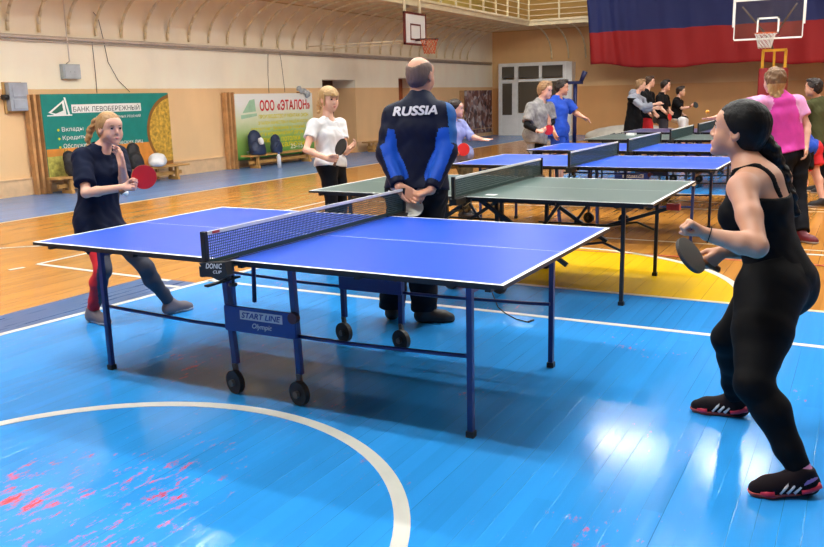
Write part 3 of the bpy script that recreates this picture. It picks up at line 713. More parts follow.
# hoop hung from the left gallery
t = thing('wall_basketball_hoop', 'small white basketball backboard with brown edge hung from the left gallery', 'basketball hoop', (-7.62, 15.4, 2.7))
bx0, ya, yb, za, zb = -7.66, 14.86, 16.0, 2.74, 3.53
MB().box((bx0, ya+.05, za+.05), (bx0+.035, yb-.05, zb-.05)).build('backboard', M_WHTP, t)
b = MB()
for e in ((ya, za, yb, za+.05), (ya, zb-.05, yb, zb), (ya, za, ya+.05, zb), (yb-.05, za, yb, zb)): b.box((bx0-.01, e[0], e[1]), (bx0+.045, e[2], e[3]))
M_BRN = M('brown_board_edge', (110, 42, 36), .5)
b.build('board_edge', M_BRN, t); b = MB()
for e in ((15.15, 2.86, 15.7, 2.9), (15.15, 3.22, 15.7, 3.26), (15.15, 2.86, 15.19, 3.26), (15.66, 2.86, 15.7, 3.26)): b.box((bx0+.036, e[0], e[1]), (bx0+.042, e[2], e[3]))
b.build('target_square', M_BRN, t)
MB().tube([(bx0+.42+.225*math.cos(a), 15.42+.225*math.sin(a), 2.87) for a in [2*math.pi*k/24 for k in range(25)]], .012, 6, caps=False).bar((bx0+.04, 15.42, 2.87), (bx0+.2, 15.42, 2.87), .06).build('rim', M('dark_rim', (70, 40, 38), .5), t)
hoop_net((bx0+.42, 15.42), .225, 2.87, 2.52).build('hoop_net', M_RIM, t)
b = MB(); b.bar((bx0-.03, 15.0, zb-.3), (bx0-.03, 15.0, GZ+1.1), .05).bar((bx0-.03, 15.8, zb-.3), (bx0-.03, 15.8, GZ+1.1), .05); b.build('hanger', M_CREAM, t)
b = MB(); b.tube([(bx0, 15.1, 2.85), (XW+.02, 13.8, 2.75)], .012).tube([(bx0, 15.3, 2.8), (XW+.02, 14.6, 2.72)], .012).build('stay', M_CREAM, t)

# blue pole, mats
t = thing('net_post', 'blue pole with a padded angled head standing by the white porch', 'pole', (-4.34, 18.2, 0))
M_NAVYM = M('navy_metal', (26, 38, 92), .4)
MB().tube([(-4.34, 18.2, .1), (-4.34, 18.2, 1.75)], .055, 10).build('pole', M_NAVYM, t)
MB().box((-4.6, 18.1, 1.7), (-4.16, 18.3, 1.78)).tube([(-4.2, 18.2, 1.74), (-4.08, 18.2, 2.02)], [.05, .07], 8).build('angled_head', M_NAVYM, t)
MB().box((-4.75, 17.6, 0), (-3.9, 18.8, .1)).build('base_plate', M_NAVYM, t, bevel=.02)
tag(sdf_obj('crash_mat', [ell((-3.3, 20.3, .2), (1.35, .8, .36), k=.05), ell((-2.2, 20.4, .15), (.8, .7, .2), k=.1)], .035, M('mat_grey', (196, 192, 182), .6), base=(-3.2, 20.3, 0), planes=[(A(0, 0, .003), A(0, 0, -1))], wrinkle=.02, seed=2, wl=.5), 'pale grey heap of mats on the floor before the far wall', 'mat')
tag(sdf_obj('sports_bag', [ell((-3.4, 19.05, .17), (.42, .2, .2), k=.04), ell((-3.1, 19.0, .22), (.2, .15, .14), k=.06)], .02, M('dark_green_bag', (60, 72, 74), .6, var=.3), base=(-3.4, 19.05, 0), planes=[(A(0, 0, .003), A(0, 0, -1))], wrinkle=.02, seed=4), 'dark sports bag lying before the pale heap of mats', 'bag')
# ------------------------------------------------------------------ table tennis tables
def top_mat(name, rgb, rough=.3):
    t = NT(name); c = srgb(*rgb); n1 = t.noise(t.obj(), 3., 5.)
    t.set(Base_Color=t.mix(n1, tuple(x*.88 for x in c[:3])+(1,), tuple(min(1, x*1.08) for x in c[:3])+(1,)))
    t.set(Roughness=rough); return t.m
M_TB = top_mat('blue_table_paint', (20, 80, 206), .33); M_TG = top_mat('green_table_paint', (82, 104, 100), .33); M_TV = top_mat('violet_reflection_top', (74, 72, 120))  # violet top has the red flag's reflection put into its colour
M_TL = M('white_table_line', (238, 240, 240), .35, var=0); M_TE = M('black_table_edge', (14, 16, 24), .45)
M_FRB = M('navy_frame_paint', (20, 48, 118), .35); M_FRK = M('black_frame_paint', (26, 28, 34), .4); M_WHEEL = M('black_rubber', (20, 20, 22), .55); M_FORK = M('grey_plastic', (88, 84, 80), .45)
M_PANEL = M('navy_panel', (26, 58, 138), .35, var=.04); M_LOGOW = M('panel_print_white', (205, 210, 214), .5, var=0)
TL, TW, TH = 1.37, .7625, .76
def table(yc, top, frame, kind, label, panel=True):
    t = thing('table_tennis_table', label, 'table tennis table', (0, yc, 0), 'table tennis tables in a row down the hall')
    for sg in (-1, 1):
        b = MB(); X = lambda x: sg*x
        def bx(xa, xb, ya, yb, za, zb, mi): b.box((min(X(xa), X(xb)), yc+ya, za), (max(X(xa), X(xb)), yc+yb, zb), mi)
        bx(.006, TL, -TW, TW, TH-.017, TH-.0006, 2)
        xs = [.006, TL-.02, TL]; yy = [-TW, -TW+.02, -.0025, .0025, TW-.02, TW]
        for i in range(2):
            for j in range(5):
                white = i == 1 or j in (0, 2, 4)
                b.quad((X(xs[i]), yc+yy[j], TH), (X(xs[i+1]), yc+yy[j], TH), (X(xs[i+1]), yc+yy[j+1], TH), (X(xs[i]), yc+yy[j+1], TH), mi=1 if white else 0)
        b.build('tabletop', [top, M_TL, M_TE], t)
        b = MB()
        def bf(xa, xb, ya, yb): b.box((min(X(xa), X(xb)), yc+ya, TH-.042), (max(X(xa), X(xb)), yc+yb, TH-.017))
        bf(.02, TL-.07, -TW+.07, -TW+.095); bf(.02, TL-.07, TW-.095, TW-.07); bf(TL-.095, TL-.07, -TW+.037, TW-.037); bf(.02, .045, -TW+.037, TW-.037); bf(.66, .69, -TW+.037, TW-.037)
        b.build('apron', M_TE, t)
        for s2 in (-1, 1):
            y = yc+s2*.533
            l = MB().bar((X(1.122), y, .012), (X(1.122), y, TH-.045), .026).build('leg', frame, t)
            MB().bar((X(1.122), y, 0), (X(1.122), y, .03), .037).build('foot_cap', M_WHEEL, l)
        MB().bar((X(1.122), yc-.533, TH-.09), (X(1.122), yc+.533, TH-.09), .025).build('cross_tube', frame, t)
        # wheeled trolley legs
        for s2 in (-1, 1):
            y = yc+s2*.505; xb, xt = {(-1, -1): (.225, .268), (1, -1): (.182, .16), (-1, 1): (.212, .215), (1, 1): (.195, .205)}[(sg, s2)]
            l = MB().bar((X(xt), y, TH-.03), (X(xb), y, .15), .029).build('trolley_leg', frame, t)
            MB().disc((X(xb)+.012, y-.035*s2*0-.03, .062), (.25, 1, 0), .062, .03, 20).build('wheel', M_WHEEL, l)
            MB().bar((X(xb), y-.012, .155), (X(xb)+.01, y-.012, .07), .022).disc((X(xb)+.012, y-.05, .062), (.25, 1, 0), .018, .03, 10).build('fork', M_FORK, l)
            pts = [(X(xb), y, .345), (X(.5), y, .345), (X(1.0), y, .36), (X(1.122), y, .365)] if kind == 'panel' else [(X(.13), y, .40), (X(.75), y, .40), (X(.97), y, .44), (X(1.11), y, .385)]
            MB().tube(pts, .0095, 8).build('brace', frame, t)
    if kind == 'panel':
        for s2 in (-1, 1):
            y = yc+s2*.505-.02
            b = MB(); b.box((-.255 if s2 < 0 else -.225, y-.012, .335), (.19 if s2 < 0 else .215, y+.004, .468)); p = b.build('panel', M_PANEL, t, bevel=.004)
            if s2 < 0:
                b = MB().box((-.15, y-.0135, .405), (.115, y-.0125, .451)); b.build('print_ground', M_LOGOW, p)
                text_obj('lettering', 'START LINE', .245, .031, (-.14, y-.0145, .4125), (1, 0, 0), (0, 0, 1), M_PANEL, p, shear=.25, bold=.035)
                text_obj('lettering', 'Olympic', .125, .035, (-.075, y-.0145, .357), (1, 0, 0), (0, 0, 1), M_LOGOW, p, shear=.3, bold=.02)
            MB().tube([(-.2, yc+s2*.48, TH-.09), (.6, yc+s2*.48, TH-.092)], .007, 6).build('lock_rod', frame, t)
            MB().tube([(-.165, yc+s2*.40, .46), (-.155, yc+s2*.40, TH-.05)], .012, 6).build('lock_strut', frame, t)
            MB().disc((.195, y-.025, .45), (0, 1, 0), .028, .03, 12).build('knob', M('dark_red_plastic', (70, 22, 34), .4), t)
    else:
        for s2 in (-1, 1):
            y = yc+s2*.53
            MB().bar((.04, y, TH-.05), (.72, y, .26), .03).bar((-.04, y, TH-.05), (-.72, y, .26), .03).bar((.66, y, TH-.05), (.44, y, .40), .022).bar((-.66, y, TH-.05), (-.44, y, .40), .022).build('scissor_brace', frame, t)
        MB().bar((.23, yc+.53, .23), (1.24, yc+.53, .57), .028).build('lock_bar', frame, t)
        MB().box((1.2, yc+.50, .55), (1.30, yc+.56, .60)).build('lock_handle', M('red_plastic', (200, 50, 40), .4), t)
    return t
table(0, M_TB, M_FRB, 'panel', 'nearest blue table tennis table with a bald man standing behind its net')
table(2.565, M_TG, M_FRK, 'scissor', 'green table tennis table on black legs, right behind the nearest blue one')
table(5.2, M_TB, M_FRB, 'panel', 'blue table tennis table just beyond the first green one')
table(7.5, M_TB, M_FRK, 'panel', 'smaller-looking blue table tennis table, fourth from the camera')
table(10.0, M_TG, M_FRK, 'scissor', 'dull green table tennis table beyond the fourth blue table')
table(12.3, M_TV, M_FRK, 'panel', 'farthest table tennis table, tinted violet by reflection, in front of the boys in black')
M_NETD = M('net_cord_dark', (24, 58, 62), .7, var=0); M_TAPE = M('net_tape', (232, 232, 228), .6, var=.05); M_NBAND = M('net_band', (24, 58, 56), .7); M_CLAMP = M('clamp_black', (18, 22, 24), .4)
def net(yc, label, cell, strand, logo=False):
    t = thing('table_tennis_net', label, 'net', (0, yc, TH), 'nets across the table tennis tables')
    y0, y1 = yc-.915, yc+.915; z0, z1 = TH+.004, TH+.1525
    b = MB(); n = int(1.83/cell)
    for k in range(1, n): y = y0+1.83*k/n; b.box((-.0008, y-strand/2, z0+.018), (.0008, y+strand/2, z1-.012))
    m = max(2, int(.125/cell))
    for j in range(1, m): z = z0+.02+.122*j/m; b.box((-.001, y0, z-strand/2), (.001, y1, z+strand/2))
    b.build('netting', M_NETD, t)
    MB().box((-.004, y0, z1-.014), (.004, y1, z1+.002)).build('top_tape', M_TAPE, t)
    MB().box((-.003, y0+.02, z0), (.003, y1-.02, z0+.022)).build('bottom_band', M_NBAND, t)
    for s2 in (-1, 1):
        y = yc+s2*.915
        p = MB().box((-.013, y-.012, TH-.02), (.013, y+.012, TH+.158)).build('net_post', M_CLAMP, t, bevel=.003)
        b = MB(); ya, yb = sorted((yc+s2*.70, yc+s2*.925))
        b.box((-.012, ya, TH+.001), (.012, yb, TH+.010)); b.box((-.03, min(yc+s2*.765, yc+s2*.93), TH-.045), (.03, max(yc+s2*.765, yc+s2*.93), TH+.001))
        b.box((-.012, ya, TH-.095), (.012, yb-.02*s2*0, TH-.085)); b.box((-.012, min(yc+s2*.775, yc+s2*.80), TH-.095), (.012, max(yc+s2*.775, yc+s2*.80), TH-.04))
        b.build('clamp', M_CLAMP, p, bevel=.002)
        MB().tube([(0, yc+s2*.745, TH-.12), (0, yc+s2*.745, TH-.075)], .006).disc((0, yc+s2*.745, TH-.12), (0, 0, 1), .02, .012, 14).build('clamp_screw', M_CLAMP, p)
        MB().disc((-.05, yc+s2*.88, TH-.05), (0, 0, 1), .018, .014, 12).tube([(-.05, yc+s2*.88, TH-.05), (-.02, yc+s2*.88, TH-.03)], .006).build('tension_knob', M_CLAMP, p)
    if logo:
        b = MB(); yq = y0-.014
        v = [(-.01, TH+.02), (.14, TH+.035), (.15, TH-.022), (.10, TH-.05), (.045, TH-.035)]
        fr = [b.bm.verts.new((x, yq-.02, z)) for x, z in v]; bk = [b.bm.verts.new((x, yq+.02, z)) for x, z in v]
        b.bm.faces.new(fr); b.bm.faces.new(bk[::-1])
        for k in range(5): b.bm.faces.new((fr[k], bk[k], bk[(k+1) % 5], fr[(k+1) % 5]))
        p = b.build('clamp_cover', M_CLAMP, t)
        text_obj('lettering', 'DONIC', .095, .024, (.03, yq-.0215, TH-.001), (1, 0, .06), (0, 0, 1), M_TAPE, p, shear=.25, bold=.02)
        text_obj('lettering', 'CLIP', .05, .014, (.07, yq-.0215, TH-.02), (1, 0, .06), (0, 0, 1), M_TAPE, p, shear=.25, bold=.02)
        MB().box((-.005, y0+.05, z1-.012), (.0046, y0+.10, z1)).build('tape_label', M('label_red', (200, 70, 60), .5), t)
    return t
net(0, 'white-taped blue-grey net across the nearest blue table', .0125, .0036, True)
net(2.565, 'dark green net across the green table behind the nearest blue one', .014, .0072)
net(5.2, 'dark green net across the blue table beyond the first green one', .016, .009)
net(7.5, 'dark green net across the fourth table', .018, .011)
net(10., 'dark net across the dull green fifth table', .02, .013)
net(12.3, 'dark net across the farthest violet-tinted table', .02, .013)
# small things lying about
tag(MB().box((-1.0, 10.45, TH), (-.86, 10.6, TH+.035)).build('white_box', M_WHTP, loc=(-.93, 10.5, TH)), 'small white box lying on the dull green fifth table', 'box')
tag(MB().box((.12, 1.93, TH+.0005), (.20, 1.99, TH+.003)).build('tabletop_mark', M_WHTP, loc=(.16, 1.95, TH)), 'small white mark on the first green table by its net', 'mark')  # thin white patch set on the tabletop
P = [at_z(490, 299, .005), at_z(498, 307, .006), at_z(505, 313, .006), at_z(516, 319, .006), at_z(528, 322, .006)]
P[0] = P[0]+A(0, 0, .09)
tag(MB().tube(P, .004, 6).tube([P[-1], P[-1]+A(.02, .05, .004)], .007, 6).build('loose_cord', M_WHEEL, loc=P[-1]), 'thin black cord dangling onto the blue floor under the nearest table', 'cord')
def ball(p, m, label): tag(MB().sphere(p, .02, seg=16).build('table_tennis_ball', m, loc=p), label, 'ball')
M_BALLW = M('white_ball', (240, 240, 235), .35, var=0); M_BALLO = M('orange_ball', (240, 160, 40), .35, var=0)
ball(at(693.5, 184, 7.3), M_BALLW, 'white ball in flight past the far right corner of the first green table')
ball(at(707.5, 112, 8.3), M_BALLO, 'orange ball in the air above the outstretched hand of the woman in pink')
ball(at(125.5, 192.7, 5.5), M_BALLW, 'pale ball in the air just under the red paddle of the girl in navy')

# ------------------------------------------------------------------ paddles
M_RR = M('red_rubber', (204, 34, 38), .45, var=.05); M_RK = M('black_rubber_sheet', (22, 22, 26), .45); M_RG = M('grey_rubber_sheet', (216, 216, 208), .6); M_PLY = M('paddle_wood', (196, 150, 96), .45); M_HND = M('paddle_handle', (120, 72, 40), .45); M_EDGE = M('paddle_edge_tape', (40, 36, 40), .5)
M_RD = M('dull_rubber_sheet', (82, 80, 76), .4)
PADDLES = {}
def paddle(key, c, n, hdir, front, back, label, r=.078, edge=None, handle=None):
    """c: blade centre, n: normal of the side in 'front' colour, hdir: direction from the blade to the handle"""
    c = A(*c); n = unit(n); h = unit(np.asarray(hdir)-n*np.dot(hdir, n))
    t = thing('table_tennis_paddle', label, 'table tennis paddle', c, 'paddles in the players hands')
    MB().disc(c, n, r*1.03, .007, 32, e1=h, r2=r).build('blade', edge or M_PLY, t)
    MB().disc(c+n*.0055, n, r*1.01, .004, 32, e1=h, r2=r*.985).build('rubber', front, t); MB().disc(c-n*.0055, n, r*1.01, .004, 32, e1=h, r2=r*.985).build('rubber', back, t)
    e2 = np.cross(n, h); b = MB(); g0, g1 = c+h*r*.93, c+h*(r+.105)
    R = []
    for q, w, th in ((g0, .016, .009), (lerp(g0, g1, .25), .0135, .0115), (lerp(g0, g1, .8), .0145, .0115), (g1, .017, .0125)):
        R.append([b.bm.verts.new(q+e2*w*math.cos(a)+n*th*math.sin(a)) for a in [2*math.pi*k/10 for k in range(10)]])
    fs = [b.bm.faces.new((x[k], x[(k+1) % 10], y[(k+1) % 10], y[k])) for x, y in zip(R, R[1:]) for k in range(10)]+[b.bm.faces.new(R[0][::-1]), b.bm.faces.new(R[-1])]
    b._mi(fs, 0, True); b.build('handle', handle or M_HND, t)
    PADDLES[key] = dict(c=c, n=n, h=h, grip=c+h*(r+.035), e=e2)
    return PADDLES[key]
def imgdir(dx, dy, n):
    """direction in the plane with normal n that runs along (dx, dy) in the photograph"""
    d = CR*dx-CU*dy; k = -np.dot(d, n)/np.dot(CF, n); return unit(d+CF*k)
def tilt(dx, dy, deg):
    """a normal turned by deg from facing the camera towards (dx, dy) in the photograph"""
    s = unit(CR*dx-CU*dy); return unit(-CF*math.cos(math.radians(deg))+s*math.sin(math.radians(deg)))
# ------------------------------------------------------------------ people
def skin(name, rgb):
    t = NT(name); c = srgb(*rgb); nz = t.noise(t.obj(), 9)
    t.set(Base_Color=t.mix(nz, tuple(x*.93 for x in c[:3])+(1,), tuple(min(1, x*1.04) for x in c[:3])+(1,)), Roughness=.5)
    t.b.inputs['Subsurface Weight'].default_value = .12; t.b.inputs['Subsurface Radius'].default_value = (.012, .005, .003); t.b.inputs['Subsurface Scale'].default_value = 1.
    return t.m
SK1 = skin('light_skin', (208, 154, 126)); SK2 = skin('fair_skin', (222, 170, 146)); SK3 = skin('warm_skin', (206, 150, 122))
def hairm(name, rgb, rough=.4):
    t = NT(name); c = srgb(*rgb); st = t.noise(t.obj((90, 90, 8)), 1., 4.)
    t.set(Base_Color=t.mix(st, tuple(x*.6 for x in c[:3])+(1,), tuple(min(1, x*1.35) for x in c[:3])+(1,)), Roughness=rough); t.b.inputs['Specular IOR Level'].default_value = .25; t.bump(st, .4, .01); return t.m
H_BLK = hairm('black_hair', (9, 7, 7), .55); H_BLD = hairm('blonde_hair', (166, 128, 86)); H_BLD2 = hairm('pale_blonde_hair', (180, 148, 104)); H_GRY = hairm('grey_stubble', (112, 92, 82), .6); H_BRN = hairm('brown_hair', (70, 50, 38)); H_DRK = hairm('dark_brown_hair', (40, 30, 26)); H_MBR = hairm('mid_brown_hair', (120, 92, 68)); H_LBR = hairm('light_brown_hair', (150, 116, 82))
M_EYEW = M('eye_white', (196, 186, 180), .2, var=0); M_IRIS = M('eye_iris', (40, 28, 22), .15, var=0); M_LIP = M('lips', (190, 104, 98), .4, var=0); M_LIP2 = M('pale_lips', (200, 120, 108), .45, var=0)
def cloth(name, rgb, rough=.85, var=.08, bump=.06): return M(name, rgb, rough, var=var, vscale=10, bump=bump, bscale=220, spec=.15)
def frame(fwd, up):
    f = unit(fwd); l = unit(np.cross(up, f)); u = np.cross(f, l); return l, f, u       # left, forward, up
BASE = dict(head=(0, .03, 1.575), neck=(0, -.01, 1.425), pelvis=(0, 0, .95), sL=(-.17, -.01, 1.385), sR=(.17, -.01, 1.385), eL=(-.215, -.02, 1.10), eR=(.215, -.02, 1.10), wL=(-.225, .06, .86), wR=(.225, .06, .86),
            hL=(-.09, 0, .91), hR=(.09, 0, .91), kL=(-.10, .03, .49), kR=(.10, .03, .49), heelL=(-.105, -.07, 0), heelR=(.105, -.07, 0), toeL=(-.13, .19, 0), toeR=(.13, .19, 0))
def pose(x, y, face, height=1.7, **over):
    """standing figure at (x, y); face: heading in degrees (0 = +x, 90 = +y); joints given in 'over' replace the standing ones (3-d points)"""
    s = height/1.7; a = math.radians(face-90); c, sn = math.cos(a), math.sin(a)
    J = {k: A(x+s*(c*v[0]-sn*v[1]), y+s*(sn*v[0]+c*v[1]), s*v[2]) for k, v in BASE.items()}
    J['face'] = A(math.cos(math.radians(face)), math.sin(math.radians(face)), -.03); J['up'] = A(0, 0, 1)
    for k, v in over.items(): J[k] = A(*v)
    J['s'] = s; return J
def hand_prims(w, f, n, left, hs, kind, k0=.009):
    """w wrist, f direction to the knuckles, n out of the palm"""
    f = unit(f); n = unit(n-f*np.dot(n, f)); t = np.cross(f, n) if left else np.cross(n, f)
    t = -t if False else t
    P = []; kn = []
    tx = (.031, .011, -.009, -.028); fx = (.083, .088, .084, .076); ln = (.070, .078, .073, .056)
    for i in range(4): kn.append(w+(f*fx[i]+t*tx[i])*hs)
    for i in range(4):
        P.append(cone(w+(f*.012+t*tx[i]*.55)*hs, kn[i], .0165*hs, .0125*hs, k=.012*hs))
    curl = dict(relaxed=(14, 26, 18), grip=(52, 72, 46), fist=(70, 88, 50), open=(4, 8, 6))[kind]
    for i in range(4):
        p = kn[i]; a = 0; L = ln[i]*hs; ex = {'relaxed': 4*i, 'grip': 3*i, 'fist': 2*i, 'open': 0}[kind]
        spread = t*(.10-.07*i if kind == 'open' else .03-.02*i)
        for j, fr in enumerate((.46, .30, .24)):
            a += math.radians(curl[j]+(ex if j == 0 else 0)); d = unit(f*math.cos(a)+n*math.sin(a)+spread)
            q = p+d*L*fr; r0 = (.0092, .0082, .0074)[j]*hs; r1 = (.0082, .0074, .0064)[j]*hs
            P.append(cone(p, q, r0, r1, k=.004*hs)); p = q
    tb = w+(f*.022+t*.022+n*.004)*hs
    d1 = {'relaxed': f*.75+t*.55+n*.3, 'grip': f*.75+t*.35+n*.62, 'fist': f*.8+t*.15+n*.6, 'open': f*.6+t*.85+n*.1}[kind]
    d2 = {'relaxed': f*.92+t*.2+n*.3, 'grip': f*.85-t*.05+n*.5, 'fist': f*.6-t*.5+n*.55, 'open': f*.8+t*.6+n*.1}[kind]
    d3 = {'relaxed': f*1+n*.25, 'grip': f*.9-t*.3+n*.3, 'fist': f*.35-t*.85+n*.3, 'open': f*.9+t*.4}[kind]
    m = tb+unit(d1)*.040*hs; m2 = m+unit(d2)*.032*hs; m3 = m2+unit(d3)*.024*hs
    P += [cone(tb, m, .016*hs, .0115*hs, k=.010*hs), cone(m, m2, .0108*hs, .0095*hs, k=.004*hs), cone(m2, m3, .0095*hs, .0075*hs, k=.004*hs)]
    return P
def person(label, J, h=.012, sk=SK1, female=False, build=1., hair=None, clothes=(), hands=None, face=True, group=None, lips=None, head_s=1., shoe=None, brow=None, seat=0., bust=1., thigh=1., hipw=1.36, smile=.017, neckw=1.):
    s = J['s']; base = A(*((J['heelL']+J['heelR']+J['toeL']+J['toeR'])/4)); base[2] = 0
    lat = unit(J['sR']-J['sL'])*-1; lath = -unit(J['hR']-J['hL'])
    sp = unit(J['neck']-J['pelvis']); l0 = unit(lat+lath); fw = unit(np.cross(l0, sp)); l0 = np.cross(sp, fw)
    fwh = unit(np.cross(lath, sp))
    L = {}
    T = lambda t, o=0.: lerp(J['pelvis'], J['neck'], t)+fw*o*s
    bs = s*build
    wr = (.115, .088, .104, .100) if female else (.112, .098, .114, .112)
    bust_ = bust if female else 0
    torso = [cone(J['pelvis']-sp*.02*s, T(.32, .008), wr[0]*bs, wr[1]*bs, lath, hipw, k=.03*s), cone(T(.32, .008), T(.66, .004), wr[1]*bs, wr[2]*bs, l0, 1.40, k=.03*s), cone(T(.66, .004), T(.84, -.01), wr[2]*bs, .088*bs, lat, 1.42, k=.03*s),
             cone(T(.9, -.015), J['sL']-sp*.01*s, .062*bs, .050*bs, k=.04*s), cone(T(.9, -.015), J['sR']-sp*.01*s, .062*bs, .050*bs, k=.04*s), cone(T(.86, -.02), J['neck'], .075*bs, .058*bs, k=.04*s)]
    if female:
        for g in (-1, 1): torso.append(ell(T(.62, .045+.03*bust_)+lat*g*.068*s, A(.062, .062, .065)*bs*(.8+.2*bust_), k=.035*s))
    glut = [ell(J['hL']-fwh*(.045+seat)*s+sp*.0*s, A(.092, .092, .098)*bs, k=.04*s), ell(J['hR']-fwh*(.045+seat)*s, A(.092, .092, .098)*bs, k=.04*s)]
    hips = [cone(J['hL'], J['hR'], .098*bs, .098*bs, k=.04*s)]+glut
    hl, hf, hu = frame(J['face'], J['up']); Hc = J['head']; hs = s**.5*head_s
    P = lambda x, y, z: Hc+(hl*x+hf*y+hu*z)*hs
    R = [hl, hf, hu]; e = lambda x, y, z, a, b_, c_, k, sub=False, clip=None: ell(P(x, y, z), A(a, b_, c_)*hs, R, k*hs, sub=sub, clip=clip)
    head = [e(0, -.014, .032, .075, .095, .084, .01), cone(P(0, .026, .005), P(0, .046, -.080), .062*hs, .032*hs, hl, 1.08, k=.025*hs), e(.043, .0, -.055, .026, .03, .028, .03), e(-.043, .0, -.055, .026, .03, .028, .03), e(0, .072, -.096, .022, .018, .017, .02),
            e(.038, .052, -.030, .026, .026, .026, .03), e(-.038, .052, -.030, .026, .026, .026, .03), e(0, .062, .045, .055, .022, .034, .04), e(.032, .044, -.054, .026, .028, .032, .03), e(-.032, .044, -.054, .026, .028, .032, .03),
            e(.032, .103, .005, .018, .016, .010, .012, True), e(-.032, .103, .005, .018, .016, .010, .012, True),
            cone(P(0, .084, .010), P(0, .098 if female else .102, -.027), .0080*hs, .0100*hs, k=.010*hs), e(.010, .091, -.033, .009, .009, .007, .006), e(-.010, .091, -.033, .009, .009, .007, .006),
            e(0, .081, -.064, .026, .012, .012, .012), e(.077, -.004, -.006, .011, .022, .034, .006), e(-.077, -.004, -.006, .011, .022, .034, .006), e(.086, .002, -.004, .006, .012, .019, .004, True), e(-.086, .002, -.004, .006, .012, .019, .004, True)]
    nb = P(0, -.022, -.055); nk = .050*neckw if female else .058
    neckp = [cone(J['neck']-sp*.02*s, nb, nk*s*1.06, nk*s*.94, k=.03*s)]
    arm = {}; low = {}; hnd = {}; leg = {}; shin = {}; ank = {}; shoes = []
    fat = .93 if female else 1.
    for q in 'LR':
        S_, E_, W_ = J['s'+q], J['e'+q], J['w'+q]
        arm[q] = [cone(S_, lerp(S_, E_, .5), .053*bs*fat, .047*bs*fat, k=.03*s), cone(lerp(S_, E_, .5), E_, .047*bs*fat, .038*bs*fat, k=.02*s)]
        low[q] = [cone(E_, lerp(E_, W_, .3), .038*bs*fat, .040*bs*fat, k=.02*s), cone(lerp(E_, W_, .3), W_, .040*bs*fat, .027*s*fat, unit(W_-E_), 1, k=.02*s)]
        Hh = (hands or {}).get(q, {}); kind = Hh.get('kind', 'relaxed'); f = Hh.get('f', W_-E_); n = Hh.get('n', -lat*(1 if q == 'L' else -1)+fw*.2)
        if 'grip' in Hh:
            g = PADDLES[Hh['grip']]; kind = 'grip'; f = g['grip']-W_; t = -g['h']; ff = unit(f); t = unit(t-ff*np.dot(t, ff)); n = np.cross(t, ff) if q == 'L' else np.cross(ff, t)
            n = -n if False else n
        hnd[q] = hand_prims(W_, np.asarray(f, float), np.asarray(n, float), q == 'L', s*(.95 if female else 1.03)*Hh.get('s', 1), kind)
        K_ = J['k'+q]; heel, toe = J['heel'+q], J['toe'+q]; d = unit(toe-heel); fu = unit(A(0, 0, 1)-d*d[2])
        LL = np.linalg.norm(toe-heel); an = heel+d*LL*.26+fu*.085*s; ank[q] = an
        leg[q] = [cone(J['h'+q], lerp(J['h'+q], K_, .45), .094*bs*thigh, .080*bs*thigh, k=.04*s), cone(lerp(J['h'+q], K_, .45), K_, .080*bs*thigh, .056*bs, k=.02*s)]
        bk = unit(heel-toe+A(0, 0, .0)); cm = lerp(K_, an, .3)+bk*.016*s
        shin[q] = [cone(K_, cm, .055*bs, .056*bs, k=.03*s), cone(cm, lerp(K_, an, .72), .055*bs, .041*bs, k=.03*s), cone(lerp(K_, an, .72), an, .041*bs, .036*s, k=.02*s)]
        ft = [cone(an, heel+d*LL*.2+fu*.04*s, .035*s, .034*s, k=.02*s), cone(heel+d*LL*.2+fu*.04*s, heel+d*LL*.75+fu*.026*s, .032*s, .026*s, k=.02*s), cone(heel+d*LL*.75+fu*.026*s, heel+d*LL*.9+fu*.024*s, .026*s, .02*s, k=.02*s)]
        L['foot'+q] = ft
        if shoe is not None:
            side = np.cross(fu, d); r = .043*s
            up_ = [cone(heel+d*LL*.17+fu*.048*s, heel+d*LL*.72+fu*.038*s, r, r*.97, fu, .98, k=.02*s), cone(heel+d*LL*.72+fu*.034*s, heel+d*LL*.885+fu*.03*s, r*.98, r*.72, k=.02*s), cone(heel+d*LL*.22+fu*.05*s, an+fu*.012*s, r*.95, .044*s, k=.03*s), cone(an+fu*.0, heel+d*LL*.6+fu*.045*s, .040*s, .034*s, k=.02*s)]
            sole = [inflate(up_[0], .003), inflate(up_[1], .004)]
            shoes.append((q, heel, d, fu, side, LL, up_, sole, an))
    body = torso+hips+neckp+head
    for q in 'LR': body = body+arm[q]+low[q]+leg[q]+shin[q]+L['foot'+q]
    for q in 'LR': body = body+hnd[q]
    bo = sdf_obj('person', body, h, sk, base=base)
    tag(bo, label, 'person', group)
    cfg = dict(J=J, s=s, torso=torso, hips=hips, neck=neckp, head=head, arm=arm, low=low, leg=leg, shin=shin, sp=sp, fw=fw, lat=lat, lath=lath, T=T, P=P, R=R, hs=hs, h=h, ank=ank, bo=bo, hnd=hnd, bs=bs, fwh=fwh, l0=l0)
    # ---- clothes
    for i, c in enumerate(clothes): CLOTHES[c[0]](cfg, i, *c[1:])
    # ---- shoes
    for q, heel, d, fu, side, LL, up_, sole, an in shoes:
        sm, so, stripes = (shoe+(None,))[:3]
        sh = sdf_obj('shoe', up_, min(h, .008 if h < .009 else h), sm, bo, planes=[(heel+fu*.012*s, -fu), (an+fu*.035*s, unit(fu*1.-d*.2))])
        sdf_obj('sole', sole, min(h, .008 if h < .009 else h), so, sh, planes=[(heel+fu*.001*s, -fu), (heel+fu*.024*s, fu)])
        if stripes: stripes(sh, heel, d, fu, side, LL, s)
